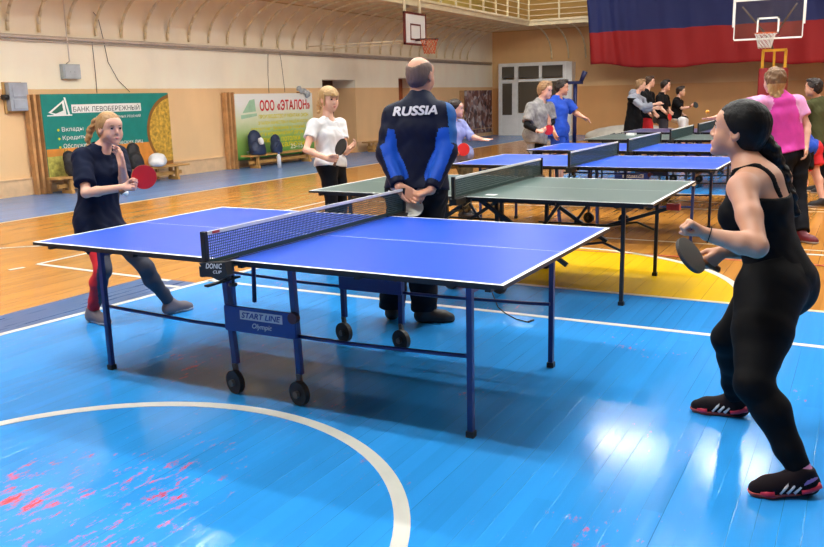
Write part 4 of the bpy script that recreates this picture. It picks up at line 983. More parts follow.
    # ---- face
    if face:
        for g in (-1, 1):
            b = MB(); c = P(.032*g, .079, .006); gaze = unit(hf*1.+hl*0.)
            b.sphere(tuple(c), .0105*hs, 0, 14)
            for f_ in b.bm.faces:
                dd = np.array(f_.calc_center_median())-c
                if np.dot(unit(dd), gaze) > .66: f_.material_index = 1
            b.build('eye', [M_EYEW, M_IRIS], bo)
            MB().tube([P(.016*g, .093, .024), P(.033*g, .092, .029), P(.048*g, .079, .023)], [.0028*hs, .0036*hs, .002*hs], 6).build('eyebrow', brow or (hair[1] if hair else H_DRK), bo)
            MB().tube([P(.019*g, .0895, .010), P(.032*g, .0925, .0125), P(.046*g, .083, .009)], .0016*hs, 5).build('eyelashes', M_IRIS, bo)
        sdf_obj('lips', [e(0, .0868, -.0605, smile, .0090, .0050, .004), e(0, .0862, -.0680, smile-.003, .0090, .0055, .004)], max(.0025, h*.3), lips or M_LIP2, bo)
    if hair: HAIR[hair[0]](cfg, hair[1], *hair[2:])
    return cfg

# ---- garments
def torso_of(c, infl, flare=0., hem=-.10, fem_k=None):
    s = c['s']; Pp = [inflate(p, infl) for p in c['torso']]+[inflate(p, infl+flare) for p in c['hips']]
    return Pp
def top(c, i, name, mat, sleeve=.5, hem=.10, infl=.014, flare=.008, neck_up=.0, neck_front=.02, collar=0., wr=.004, mi=None, sl_flare=.012, hemtilt=0., wrist_infl=None, straight=1.):
    """shirt: sleeve 0..1 upper arm, 1..2 forearm; hem: metres below the pelvis joint"""
    s, sp, fw, J = c['s'], c['sp'], c['fw'], c['J']
    Pp = torso_of(c, infl*s, flare*s)
    for q in 'LR':
        S_, E_, W_ = J['s'+q], J['e'+q], J['w'+q]
        if sleeve <= 0: continue
        d = unit(E_-S_); e_ = lerp(S_, E_, min(1, sleeve))
        if sleeve <= 1:
            Pp.append(cone(S_, e_+d*.03*s, .055*c['bs']+infl*s, .050*c['bs']+(infl+sl_flare)*s, k=.03*s, clip=[(e_, d)]))
        else:
            Pp += [inflate(p, infl*s) for p in c['arm'][q]]
            d2 = unit(W_-E_); w_ = lerp(E_, W_, sleeve-1)
            Pp.append(cone(E_, w_+d2*.02*s, .040*c['bs']+infl*s, .030*s+(wrist_infl if wrist_infl is not None else infl)*s, k=.03*s, clip=[(w_, d2)]))
    planes = [(J['pelvis']-sp*hem*s, -unit(sp+fw*hemtilt))]
    if hem > .15:
        for q in 'LR': Pp.append(cone(J['h'+q], lerp(J['h'+q], J['k'+q], .5), .096*c['bs']+infl*s, .090*c['bs']+infl*s, k=.05*s))
    if straight:
        T = c['T']; Pp.append(cone(T(.62), J['pelvis']-sp*(hem+.05)*s, .108*c['bs']+infl*s, (.118*straight)*c['bs']+infl*s, unit(c['lat']+c['lath']), 1.36, k=.03*s))
    if collar:
        n0 = J['neck']-sp*.02*s; n1 = J['neck']+sp*collar*s
        Pp.append(cone(n0, n1, .072*s, .066*s, k=.015*s)); Pp.append(cone(n1, n1+sp*.12*s, .058*s, .058*s, k=.006, sub=True)); planes.append((n1, unit(sp+fw*.2)))
    else:
        Pp.append(cone(J['neck']+sp*.02*s+fw*.0*s, J['neck']+sp*.16*s+fw*.05*s, (.060+neck_up)*s, .09*s, k=.006, sub=True)); Pp.append(ell(J['neck']+fw*(.05+neck_front)*s+sp*.01*s, A(.052, .052, .042)*s, k=.006, sub=True))
    o = sdf_obj(name, Pp, c['h'], mat, c['bo'], planes=planes, wrinkle=wr*s, seed=i+int(abs(J['head'][0])*100), mi=mi)
    c[name] = o; c['_'+name] = (Pp, planes); return o
def trousers(c, i, name, mat, length=2., infl=.010, waist=.06, wr=.003, cuff=0., mi=None, loose=0.):
    """length 0..1 thigh, 1..2 shin"""
    s, sp, J = c['s'], c['sp'], c['J']; Pp = [inflate(p, infl*s) for p in c['hips']]+[inflate(c['torso'][0], infl*s)]
    for q in 'LR':
        H_, K_, A_ = J['h'+q], J['k'+q], c['ank'][q]
        if length <= 1:
            e_ = lerp(H_, K_, length); d = unit(K_-H_)
            Pp += [cone(H_, e_+d*.03*s, .094*c['bs']+infl*s, .078*c['bs']+(infl+loose)*s, k=.03*s, clip=[(e_, d)])]
        else:
            Pp += [inflate(p, (infl+loose*.5)*s) for p in c['leg'][q]]
            e_ = lerp(K_, A_, length-1); d = unit(A_-K_)
            for p in c['shin'][q]: p = inflate(p, (infl+loose)*s); p['clip'] = [(e_, d)]; Pp.append(p)
            if loose: Pp.append(cone(lerp(K_, A_, .4), e_, .058*c['bs']+infl*s, .048*s+(infl+loose)*s, k=.03*s, clip=[(e_, d)]))
    o = sdf_obj(name, Pp, c['h'], mat, c['bo'], planes=[(J['pelvis']+sp*waist*s, sp)], wrinkle=wr*s, seed=i+7, mi=mi)
    c[name] = o; return o
def sleeves(c, i, name, mat, a, b_, infl):
    """separate under-sleeves or bands between fractions a and b of the whole arm (0 shoulder, 1 elbow, 2 wrist)"""
    for q in (i_ for i_ in 'LR' if a is not None):
        J = c['J']; s = c['s']; Pp = []
        pts = [J['s'+q], J['e'+q], J['w'+q]]; pt = lambda t: lerp(pts[min(1, int(t))], pts[min(1, int(t))+1], t-min(1, int(t)))
        ts = sorted({a, b_} | ({1.} if a < 1 < b_ else set()))
        for t0, t1 in zip(ts, ts[1:]):
            rr = lambda t: (.050-.010*t if t < 1 else .041-.012*(t-1))*c['bs']+infl*s
            Pp.append(cone(pt(t0), pt(t1), rr(t0), rr(t1), k=.015*s))
        d0 = unit(pt(a+.05)-pt(a)); d1 = unit(pt(b_)-pt(b_-.05))
        sdf_obj(name, Pp, c['h'], mat, c['bo'], planes=[(pt(b_), d1), (pt(a), -d0)], wrinkle=.003*s, seed=i)
CLOTHES = dict(top=top, trousers=trousers, sleeves=sleeves)

# ---- hair
def cap(c, infl, p0=(.088, .075), p1=(-.035, -.055)):
    hs = c['hs']; hl, hf, hu = c['R']; P = c['P']
    a = P(0, *p0); b_ = P(0, *p1); t = unit(b_-a); n = unit(np.cross(hl, t)); n = n if np.dot(n, hf) > 0 else -n
    return [ell(P(0, -.016, .034), A(.077+infl, .097+infl, .086+infl)*hs, c['R'], .012*hs), ell(P(0, -.045, -.01), A(.066+infl, .06+infl, .07+infl)*hs, c['R'], .02*hs)], (a, n)
def hair_short(c, m, infl=.012, tuft=.012):
    Pp, pl = cap(c, infl); P, hs = c['P'], c['hs']
    if tuft: Pp.append(ell(P(0, .04, .112), A(.055, .05, .022)*hs, c['R'], .02*hs))
    sdf_obj('hair', Pp, max(.006, c['h']*.7), m, c['bo'], planes=[(pl[0], pl[1])], wrinkle=.009*hs, seed=4, wl=.03)
def hair_bald(c, m):
    P, hs = c['P'], c['hs']; hl, hf, hu = c['R']
    Pp, pl = cap(c, .0035, (.06, .03), (-.03, -.062))
    Pp.append(ell(P(0, -.02, .13), A(.068, .15, .092)*hs, c['R'], .012, sub=True))
    sdf_obj('hair', Pp, .005, m, c['bo'], planes=[pl], wrinkle=.0012, wl=.02)
def hair_tail(c, m, tail, infl=.012, bangs=False, r=.03, tip=.012, side=0.):
    """tail: list of points of the pony tail in world space"""
    P, hs = c['P'], c['hs']; Pp, pl = cap(c, infl, (.086, .078), (-.03, -.06))
    h_ = max(.006, c['h']*.7)
    o = sdf_obj('hair', Pp, h_, m, c['bo'], planes=[pl], wrinkle=.0014*hs, seed=5, wl=.022)
    if bangs:
        hl, hf, hu = c['R']
        sdf_obj('fringe', [ell(P(0, -.006, .034), A(.088, .116, .094)*hs, c['R'], .01*hs)], h_, m, c['bo'], planes=[(P(0, 0, .034), -hu), (P(0, .02, 0), -hf)], wrinkle=.003, wl=.02)
        for g in (-1, 1): sdf_obj('side_lock', [cone(P(.076*g, .03, .05), P(.08*g, .03, -.05), .014*hs, .009*hs, k=.01)], h_, m, c['bo'], wrinkle=.002, wl=.02)
    if tail:
        n = len(tail); Pp = [cone(tail[i], tail[i+1], r+(tip-r)*i/(n-1), r+(tip-r)*(i+1)/(n-1), k=.02) for i in range(n-1)]
        sdf_obj('ponytail', Pp, h_, m, c['bo'], wrinkle=.005, seed=9, wl=.05)
def hair_long(c, m, length=.24, infl=.014, mix=None):
    P, hs = c['P'], c['hs']; Pp, pl = cap(c, infl, (.086, .078), (.0, -.06)); hl, hf, hu = c['R']
    for g in (-1, -.5, 0, .5, 1): Pp.append(cone(P(.06*g, -.055+.03*abs(g), .0), P(.078*g, -.075+.05*abs(g), -length), .036*hs, .03*hs, k=.03*hs))
    mats = [m, mix] if mix else m
    f = (lambda C: (np.dot(C-np.array(P(0, 0, -.03))+np.array(c['bo'].location)*0, hu) < 0).astype(int)) if mix else None
    sdf_obj('hair', Pp, max(.007, c['h']*.7), mats, c['bo'], planes=[pl, (P(0, 0, -length-.005), -hu)], wrinkle=.007*hs, seed=6, wl=.05, mi=f)
HAIR = dict(short=hair_short, bald=hair_bald, tail=hair_tail, long=hair_long)
def blen(n, J):
    d = lambda a, b_: np.linalg.norm(J[a]-J[b_])
    print('BONES', n, ' '.join('%s%s %.2f' % (a, b_, d(a, b_)) for a, b_ in (('sL', 'sR'), ('sL', 'eL'), ('eL', 'wL'), ('sR', 'eR'), ('eR', 'wR'), ('neck', 'pelvis'), ('neck', 'head'), ('hL', 'hR'), ('hL', 'kL'), ('kL', 'heelL'), ('hR', 'kR'), ('kR', 'heelR'), ('heelL', 'toeL'), ('heelR', 'toeR'))))
# ------------------------------------------------------------------ the nearest player (right)
C_BLK = cloth('black_cotton', (12, 12, 15), .8); C_BLKL = cloth('black_leggings', (7, 7, 10), .75); C_NAVY = cloth('navy_cotton', (16, 24, 48), .8); C_JACK = cloth('navy_jacket', (9, 17, 42), .6); C_JBLU = cloth('bright_blue_panel', (20, 76, 178), .55)
C_WHT = cloth('white_cotton', (216, 214, 216), .8); C_DRK = cloth('dark_trousers', (14, 16, 24), .75); C_GRYL = cloth('dark_grey_leggings', (66, 68, 80), .75); C_RED = cloth('red_cloth', (206, 44, 52), .7); C_PINK = cloth('pink_cloth', (206, 66, 160), .7); C_LPINK = cloth('pale_pink_cloth', (222, 156, 204), .7)
C_LAV = cloth('lavender_cotton', (138, 144, 192), .8); C_CAMO = M('camouflage_cloth', (92, 82, 56), .8, var=.5, vscale=14); C_GREY = M('grey_print_shirt', (128, 124, 122), .8, var=.3, vscale=16); C_BLUE = cloth('royal_blue_shirt', (34, 72, 176), .6); C_OLIV = cloth('olive_sweater', (70, 72, 44), .85); C_HOOD = cloth('grey_hoodie', (146, 150, 162), .85)
S_BLK = M('black_shoe', (30, 26, 30), .55); S_PINKR = M('black_red_shoe', (20, 10, 16), .8, var=.3, spec=.2); S_SOLE = M('coral_sole', (196, 76, 64), .5, var=.25); S_BSOLE = M('black_sole', (22, 22, 24), .6); S_GREY = M('grey_shoe', (104, 96, 104), .7); S_WSOLE = M('pale_sole', (200, 196, 196), .6); S_WHT = M('white_shoe', (216, 214, 216), .5); S_RED = M('dark_red_shoe', (110, 22, 40), .5); S_BRN = M('brown_black_shoe', (36, 30, 28), .5)
M_STRIPE = M('silver_stripe', (214, 214, 218), .4, var=0); M_LACE = M('pink_lace', (226, 150, 160), .6, var=0); M_PATCH = M('red_shoe_patch', (198, 40, 70), .5)
def sport_stripes(sh, heel, d, fu, side, LL, s):
    for g in (-1, 1):
        for k in range(3):
            x0 = (.42+.1*k)*LL; p0 = heel+d*x0+fu*.026*s+side*g*.0395*s; p1 = heel+d*(x0-.042)+fu*.078*s+side*g*.026*s; pm = heel+d*(x0-.02)+fu*.052*s+side*g*.0405*s
            MB().tube([p0, pm, p1], [.007, .007, .006], 6).build('stripe', M_STRIPE, sh)
        b = MB(); b.tube([heel+d*.70*LL+fu*.026*s+side*g*.038*s, heel+d*.80*LL+fu*.024*s+side*g*.034*s, heel+d*.89*LL+fu*.026*s+side*g*.02*s], [.016, .014, .008], 8)
        b.build('red_patch', M_PATCH, sh); MB().tube([heel+d*.015+fu*.055*s+side*g*.030*s, heel+d*.05+fu*.042*s+side*g*.0385*s, heel+d*.085+fu*.032*s+side*g*.041*s], [.015, .015, .010], 8).build('red_patch', M_PATCH, sh)
    for k in range(4):
        q = heel+d*(.50+.075*k)*LL+fu*(.080-.009*k)*s
        MB().tube([q-side*.018*s, q+fu*.004, q+side*.018*s], .003, 5).build('lace', S_BLK, sh)
def pink_laces(sh, heel, d, fu, side, LL, s):
    for k in range(4):
        q = heel+d*(.42+.085*k)*LL+fu*(.086-.010*k)*s
        MB().tube([q-side*.024*s, q+fu*.005, q+side*.024*s], .0055, 6).build('lace', M_LACE, sh)
def straps(c, i, name, mat, xs, zlow, w=.010, infl=.007):
    J, s = c['J'], c['s']
    for x in xs:
        Pp = [inflate(p, infl*s) for p in c['torso']+c['neck']]; o = c['T'](.8)+c['lat']*x*s
        n = unit(c['lat']-c['sp']*.15*np.sign(x))
        sdf_obj(name, Pp, min(.006, c['h']), mat, c['bo'], planes=[(o+n*w*s, n), (o-n*w*s, -n), (c['T'](zlow), -c['sp']), (J['neck']+c['sp']*.03*s, c['sp'])])
def tank(c, i, name, mat, up=.80, hem=.12, tilt_=.0, infl=.008):
    J, s = c['J'], c['s']
    sdf_obj(name, torso_of(c, infl*s), c['h'], mat, c['bo'], planes=[(J['pelvis']-c['sp']*hem*s, -c['sp']), (c['T'](up), unit(c['sp']+c['fw']*tilt_))], wrinkle=.003*s, seed=3)
def wristband(c, i, name, mat, q, t=.93):
    J = c['J']; p = lerp(J['e'+q], J['w'+q], t); d = unit(J['w'+q]-J['e'+q]); e1 = unit(np.cross(d, A(0, 0, 1))); e2 = np.cross(d, e1)
    MB().tube([p+(e1*math.cos(a)+e2*math.sin(a))*.0315*c['s'] for a in [2*math.pi*k/18 for k in range(19)]], .0018, 6, caps=False).build(name, mat, c['bo'])
def sock(c, i, name, mat, q):
    an = c['ank'][q]; K_ = c['J']['k'+q]; d = unit(K_-an)
    MB().tube([an-d*.03, an+d*.02, an+d*.065], [.046*c['s'], .0425*c['s'], .043*c['s']], 18).build(name, mat, c['bo'])
CLOTHES['sock'] = sock
CLOTHES.update(straps=straps, tank=tank, wristband=wristband)

n_ = tilt(.79, -.62, 50)
pd = paddle('player', at(690.5, 255.5, 3.32), n_, imgdir(22, 8, n_), M_RD, M_RK, 'dark paddle held low by the woman in the black tank top', .080, edge=M_EDGE, handle=M_HND)
def ground(u, v): p = at_z(u, v); return p
J = pose(2.26, -.2, 178, 1.66,
    head=at(738, 131, 3.36), neck=at(750, 171, 3.34), pelvis=at(779, 274, 3.36),
    sL=at(742, 187, 3.20), sR=at(777, 178, 3.50), eL=at(757, 247, 3.02), wL=at(706, 234, 3.07), eR=at(760, 250, 3.52), wR=at(722, 252, 3.40),
    hL=at(769, 292, 3.30), hR=at(784, 286, 3.43), kL=at(753, 384, 3.12), kR=at(728, 338, 3.58),
    heelL=ground(819, 494.5), toeL=ground(751, 495.5), heelR=ground(750, 418), toeR=ground(692, 411))
for q in 'LR':
    d = unit(J['toe'+q]-J['heel'+q]); J['toe'+q] = J['heel'+q]+d*.262
J['face'] = A(-1, .02, .18); J['up'] = A(.2, 0, 1)
blen('player', J)
tl = [at(762, 143, 3.36), at(771, 157, 3.38), at(780, 176, 3.40), at(788, 194, 3.42), at(795, 212, 3.44)]
person('woman with black ponytail in black tank top and leggings crouching with a dark paddle', J, .0055, SK1, True, 1.08,
    hair=('tail', H_BLK, tl, .013, False, .050, .022), face=True, lips=M_LIP,
    hands=dict(R=dict(grip='player'), L=dict(kind='fist', f=-CR*.8+CU*.55-CF*.1, n=-CU*.75-CR*.6+CF*.25)),
    clothes=[('tank', 'tank_top', C_BLK, .83, .10, -.55), ('straps', 'strap', C_BLK, (.06, -.06), .70), ('trousers', 'leggings', C_BLKL, 1.93, .007, .09, .0008), ('wristband', 'bracelet', C_DRK, 'L'), ('sock', 'sock', C_LPINK, 'L'), ('sock', 'sock', C_BLK, 'R')],
    shoe=(S_PINKR, S_SOLE, sport_stripes), seat=-.05, thigh=1.24, bust=1., neckw=1.12)

# ------------------------------------------------------------------ girl in navy at the far left end of the nearest table
n_ = tilt(.3, .15, 22)
pd = paddle('girl', at(144, 177, 5.32), n_, imgdir(-11, 8, n_), M_RR, M_RK, 'red paddle held out by the girl in the navy T-shirt', .077)
J = pose(-1.9, .3, 0, 1.58,
    head=at(110, 129, 5.58), neck=at(101, 149, 5.62), pelvis=at(98, 212, 5.72),
    sL=at(118, 154, 5.76), sR=at(82, 157, 5.50), eR=at(86, 193, 5.38), wR=at(124, 187.5, 5.30), eL=at(124, 184, 5.60), wL=at(122, 165, 5.40),
    hL=at(105, 220, 5.78), hR=at(93, 221, 5.66), kL=at(146, 268, 5.72), kR=at(103, 270, 5.55),
    heelL=ground(163, 316), toeL=ground(184, 311), heelR=ground(88, 321), toeR=ground(111, 326))
for q in 'LR':
    d = unit(J['toe'+q]-J['heel'+q]); J['toe'+q] = J['heel'+q]+d*.25
J['face'] = unit(CR*.72-CF*.62-CU*.05+A(0, 0, -.08)); J['up'] = unit(A(.05, 0, 1))
blen('girl', J)
sp_ = J['pelvis']-J['neck']
RSTR = lambda C: ((C[:, 2] < .64) & (np.abs((C-at(96, 290, 5.6)) @ CR - ((C-at(96, 290, 5.6)) @ CU)*-.0) < 9) & ((C @ CR) < np.interp(C[:, 2], [.1, .45, .55, .85], [at(90.5, 307, 5.55) @ CR, at(99, 271, 5.5) @ CR, at(96, 262, 5.5) @ CR, at(84, 225, 5.5) @ CR]))).astype(int)
person('blonde girl in navy T-shirt holding out a red paddle beside the nearest table', J, .0075, SK2, True, .90,
    hair=('tail', H_BLD, [at(96, 121, 5.64), at(90, 131, 5.66), at(88, 140, 5.67), at(89, 147, 5.67)], .010, False, .024, .014),
    hands=dict(R=dict(grip='girl'), L=dict(kind='relaxed', f=CU*.95-CR*.25, n=-CR*.5-CF*.6)),
    clothes=[('top', 't_shirt', C_NAVY, .78, .27, .018, .004, 0., .02, 0., .004, None, .012, 0., None, 1.12), ('trousers', 'striped_leggings', [C_GRYL, C_RED], 1.92, .009, .05, .002, 0, RSTR)],
    brow=H_BLD, head_s=.95, shoe=(S_GREY, S_WSOLE, pink_laces), bust=.2, hipw=1.25)

# ------------------------------------------------------------------ coach in the navy jacket behind the net
n_ = tilt(-.1, -.4, 30)
paddle('coach', at(413, 208.5, 5.30), n_, imgdir(12, -18, n_), M_RG, M_RK, 'grey paddle held behind his back by the bald man in the navy jacket', .068, edge=M_EDGE)
J = pose(-.13, 1.05, 112, 1.76,
    head=at(420.5, 76, 5.40), neck=at(420, 101, 5.42), pelvis=at(417, 186, 5.46),
    sL=at(395, 116, 5.44), sR=at(443, 115, 5.38), eL=at(386.5, 154, 5.40), wL=at(399, 187, 5.27), eR=at(447, 152, 5.34), wR=at(431, 190.5, 5.24),
    hL=at(406, 193, 5.50), hR=at(428, 193, 5.46), kL=at(396, 255, 5.50), kR=at(424, 255, 5.44))
J['heelL'] = ground(391, 322); J['toeL'] = J['heelL']+A(-.10, .27, 0); J['heelR'] = ground(414, 323); J['toeR'] = J['heelR']+A(.235, .14, 0)
J['face'] = unit(A(.05, 1, 0)); blen('coach', J)
def jack_mi(C):
    m = np.zeros(len(C), int); Jc = JC
    for q, g in (('L', -1), ('R', 1)):
        S_, E_, W_ = Jc['s'+q], Jc['e'+q], Jc['w'+q]
        ang = C-lerp(S_, E_, .5); inner = (ang @ CR)*g
        for a, b_, t0, t1 in ((S_, E_, .45, 1.1), (E_, W_, -.1, .80)):
            ba = b_-a; t = (C-a) @ ba/np.dot(ba, ba); d = np.linalg.norm(C-a-np.clip(t, 0, 1)[:, None]*ba, axis=1)
            off = ((C-a-t[:, None]*ba) @ CR)*g
            m[(t > t0) & (t < t1) & (d < .085) & (off < np.where(b_ is W_, .035, .02)) & (((C-a-t[:, None]*ba) @ CF) < .03)] = 1
        if q == 'R':
            ba = E_-S_; t = (C-S_) @ ba/np.dot(ba, ba); off = (C-S_-t[:, None]*ba) @ CR
            m[(t > -.35) & (t < .85) & (off > .022) & (np.linalg.norm(C-S_-t[:, None]*ba, axis=1) < .1)] = 2
    return m
JC = J
C_JB2 = cloth('mid_blue_panel', (34, 92, 160), .55)
c = person('bald man in navy jacket with white lettering standing behind the nearest net', J, .0075, SK3, False, 1.02, hair=('bald', H_GRY),
    hands=dict(L=dict(kind='relaxed', f=CR*.85-CU*.55, n=-CR*.1+CU*.2-CF*.9), R=dict(kind='fist', f=-CR*.95-CU*.30, n=CF*.3-CU*.8)),
    clothes=[('top', 'jacket', [C_JACK, C_JBLU, C_JB2], 1.94, .02, .024, .002, .0, .02, .055, .0022, jack_mi, .012, 0., .016), ('trousers', 'trousers', C_DRK, 1.97, .016, .08, .006, 0, None, .016)],
    shoe=(S_BRN, S_BSOLE))
me = c['jacket'].data; n = len(me.vertices); co = np.empty(n*3); me.vertices.foreach_get('co', co); co = co.reshape(-1, 3)+np.array(wloc(c['jacket']))
bv = BVHTree.FromPolygons([tuple(v) for v in co], [tuple(p.vertices) for p in me.polygons])
def onto_back(P):
    R_ = []; d = unit(A(CF[0], CF[1], 0))
    for q in P:
        hit = bv.ray_cast(Vector(q-d*.6), Vector(d)); R_.append(np.array(hit[0]) if hit[0] else q)
    R_ = np.array(R_); x = (P-P.mean(0)) @ CR; z = P[:, 2]-P[:, 2].mean(); D = R_ @ d; B = np.stack([x*0+1, x, x*x, z, z*x, z*z], 1); cf = np.linalg.lstsq(B, D, rcond=None)[0]
    return R_+d*(np.minimum(B @ cf, D)-D-.004)[:, None]
p0, p1 = at(392.5, 116.5, 5.32), at(437.5, 114.5, 5.32)
text_obj('lettering', 'RUSSIA', np.linalg.norm(p1-p0), 9.6/828*5.32, p0, p1-p0, A(0, 0, 1), C_WHT, c['jacket'], shear=.22, bold=.04, wrap=onto_back)
# white T-shirt hem below the jacket
sdf_obj('undershirt', torso_of(c, .014), .008, C_WHT, c['bo'], planes=[(J['pelvis']-A(0, 0, .035), A(0, 0, -1)), (J['pelvis']+A(0, 0, .1), A(0, 0, 1))])

# ------------------------------------------------------------------ girl in white at the left end of the green table
n_ = tilt(-.85, -.3, 48)
paddle('white', at(341, 147, 7.55), n_, imgdir(-4, 11, n_), M_RK, M_RK, 'black paddle held upright by the girl in the white T-shirt', .077, edge=M_EDGE)
J = pose(-1.9, 2.95, 5, 1.63,
    head=at(329, 99.5, 7.86), neck=at(328, 119, 7.90), sL=at(340, 124, 8.04), sR=at(314, 124.5, 7.78), eR=at(306, 150, 7.66), wR=at(327, 158.5, 7.52), eL=at(346, 147, 7.98), wL=at(348, 146, 7.80), pelvis=at(329, 168, 7.92))
dl = unit(A(CR[0], CR[1], 0)); 
J['eL'] = at(346, 152, 7.98); J['wL'] = at(350, 148, 7.76)
J['face'] = unit(CR*.62-CF*.72-A(0, 0, .05)); J['face'][2] = -.06; blen('white', J)
person('blonde girl in white T-shirt and black trousers holding a black paddle at the green table', J, .0075, SK2, True, .82,
    hair=('tail', H_BLD2, [at(322, 97, 7.92), at(319.5, 104, 7.96), at(319, 113, 7.98)], .011, True, .032, .018),
    hands=dict(R=dict(grip='white'), L=dict(kind='relaxed', f=CU*.3+CR*.5-CF*.6, n=-CR*.9)),
    clothes=[('top', 't_shirt', C_WHT, .55, -.01, .016, .008, 0., .02, 0., .003, None, .002), ('trousers', 'trousers', C_DRK, 1.95, .008, .06, .002, 0, None, .01)], brow=H_BLD, shoe=(S_WHT, S_WSOLE), bust=.3, hipw=1.3)

# ------------------------------------------------------------------ child in lavender beyond the coach
n_ = tilt(-.3, .1, 25)
paddle('lavender', at(463.5, 149.5, 9.9), n_, imgdir(-7, 4, n_), M_RR, M_RK, 'red paddle of the dark-haired child in lavender', .077)
J = pose(-1.75, 5.6, 12, 1.46, head=at(456, 109, 10.05), neck=at(452, 120, 10.08), sL=at(461, 124, 10.2), sR=at(446, 124.5, 9.98), eR=at(446, 142, 9.9), wR=at(456, 151.5, 9.84), eL=at(470.5, 136.5, 10.15), wL=at(482.5, 139.5, 10.05))
J['pelvis'] = at(452, 159, 10.1)
person('dark-haired child in lavender shirt stretching one arm out beyond the bald man', J, .012, SK2, True, .95, hair=('tail', H_DRK, [at(450, 105, 10.1), at(447.5, 110, 10.12)], .012, False, .04, .03),
    hands=dict(R=dict(grip='lavender'), L=dict(kind='open', f=CR*1.+CU*.02, n=CU*.8-CF*.5)), clothes=[('top', 'shirt', C_LAV, 1.1, .08, .024, .01), ('trousers', 'trousers', C_CAMO, 1.95, .010, .0, .004, 0, None, .012)], shoe=(S_BLK, S_WSOLE))

# ------------------------------------------------------------------ two boys by the blue tables
n_ = tilt(.1, .1, 20)
paddle('grey', at(548.5, 130, 11.75), n_, imgdir(-8, 2, n_), M_RR, M_RK, 'red paddle of the fair-haired boy in the grey printed T-shirt', .072)
J = pose(-1.72, 8.0, 8, 1.68, head=at(545.5, 90.5, 12.0), neck=at(540.5, 102, 12.05))
J.update(sL=at(549, 107, 12.2), sR=at(531, 107.5, 11.95), eR=at(527, 125, 11.85), wR=at(538.5, 131.5, 11.74), eL=at(552, 122, 12.2), wL=at(549, 124, 12.0), pelvis=at(537, 140, 12.1)); J['face'] = unit(A(1, -.25, -.1))
def leg_side(C): return (np.abs((C-JG['pelvis']) @ unit(JG['sR']-JG['sL'])) > .135).astype(int)
JG = J
person('fair-haired boy in grey printed T-shirt with black undersleeves holding a red paddle', J, .0125, SK2, False, .95, hair=('short', H_LBR, .018, .03),
    hands=dict(R=dict(grip='grey'), L=dict(kind='relaxed', f=CU*.9-CR*.2, n=-CR*.6-CF*.6)), clothes=[('top', 't_shirt', C_GREY, .85, .06, .028, .01), ('sleeves', 'undersleeve', C_BLK, .7, 1.85, .010), ('trousers', 'track_trousers', [C_DRK, C_HOOD], 1.95, .012, .0, .004, 0, leg_side, .015)], shoe=(S_BLK, S_WSOLE))
J = pose(-1.75, 9.2, 0, 1.72, head=at(562, 88, 13.1), neck=at(557.5, 99, 13.15))
J.update(sL=at(568, 104, 13.3), sR=at(550, 104.5, 13.0), eL=at(575.5, 113, 13.3), wL=at(583, 117, 13.2), eR=at(549, 120, 12.95), wR=at(554, 132, 12.9), pelvis=at(557, 132.5, 13.15)); J['face'] = unit(A(1, .1, -.08))
person('dark-haired boy in royal blue sports shirt and shorts with arm stretched right', J, .0135, SK3, False, 1., hair=('short', H_DRK, .012, .02), hands=dict(L=dict(kind='relaxed', f=CR*.9-CU*.4, n=-CU)),
    clothes=[('top', 'sports_shirt', C_BLUE, .8, .09, .028, .01), ('trousers', 'sports_shorts', C_BLUE, .7, .014, .0, .004, 0, None, .03)], shoe=(S_WHT, S_WSOLE))

# ------------------------------------------------------------------ group in black at the far tables
n_ = tilt(.5, 0, 40)
DG = 17.6
J = pose(-1.75, 14.2, 5, 1.66, head=at(641, 85.5, DG-.3), neck=at(636.5, 95, DG-.25)); J.update(sL=at(642, 99, DG), sR=at(631.5, 98, DG-.5), eR=at(643, 107, DG-.7), wR=at(656, 104, DG-.8), eL=at(646, 110, DG), wL=at(655, 108, DG-.1), pelvis=at(632, 122, DG-.2)); J['face'] = unit(A(1, .1, -.1))
def hood_mi(C): t = (C-JH['pelvis']) @ unit(JH['neck']-JH['pelvis']); return ((t > .44) | (np.linalg.norm(C-JH['eR'], axis=1) < .24) | (np.linalg.norm(C-JH['eL'], axis=1) < .2)).astype(int)
JH = J
def hood(c, i, name, mat): sdf_obj(name, [ell(c['J']['neck']-c['fw']*.07+A(0, 0, .03), (.10, .10, .09), k=.03)], .015, mat, c['bo'], wrinkle=.006)
CLOTHES['hood'] = hood
person('boy in black and grey hooded jacket reaching forward at the left of the far group', J, .016, SK2, False, 1.05, hair=('short', H_LBR, .012, .02), clothes=[('top', 'hooded_jacket', [C_BLK, C_HOOD], 1.75, .22, .025, .01, .0, .02, .03, .006, hood_mi), ('hood', 'hood', C_HOOD), ('trousers', 'trousers', C_DRK, 1.95, .016, .05)], shoe=(S_BLK, S_WSOLE))
GRP = None
paddle('g2', at(654.5, 120, 17.7), n_, imgdir(-3, -8, n_), M_RK, M_RK, 'black paddle hanging from the hand of the boy behind the hooded jacket', .075)
J = pose(-1.7, 15.0, 5, 1.70, head=at(650, 82, 18.2), neck=at(646.5, 91, 18.2)); J.update(sL=at(651, 95, 18.4), sR=at(643, 95, 18.0), eR=at(645.5, 108, 17.9), wR=at(651.5, 116, 17.8), eL=at(652, 109, 18.4), wL=at(656, 114, 18.3), pelvis=at(645, 118, 18.2))
person('tall boy in black T-shirt and red shorts standing behind the hooded jacket', J, .017, SK2, False, .95, hair=('short', H_BRN, .012, .02), hands=dict(R=dict(grip='g2')), clothes=[('top', 't_shirt', C_BLK, .8, .05, .028, .006), ('trousers', 'shorts', C_RED, .8, .014, .0, .004, 0, None, .03)], shoe=(S_BLK, S_WSOLE))
paddle('g3', at(669.5, 117, 18.3), n_, imgdir(-3, -7, n_), M_RR, M_RK, 'red paddle low in the hand of the boy in black and grey', .075)
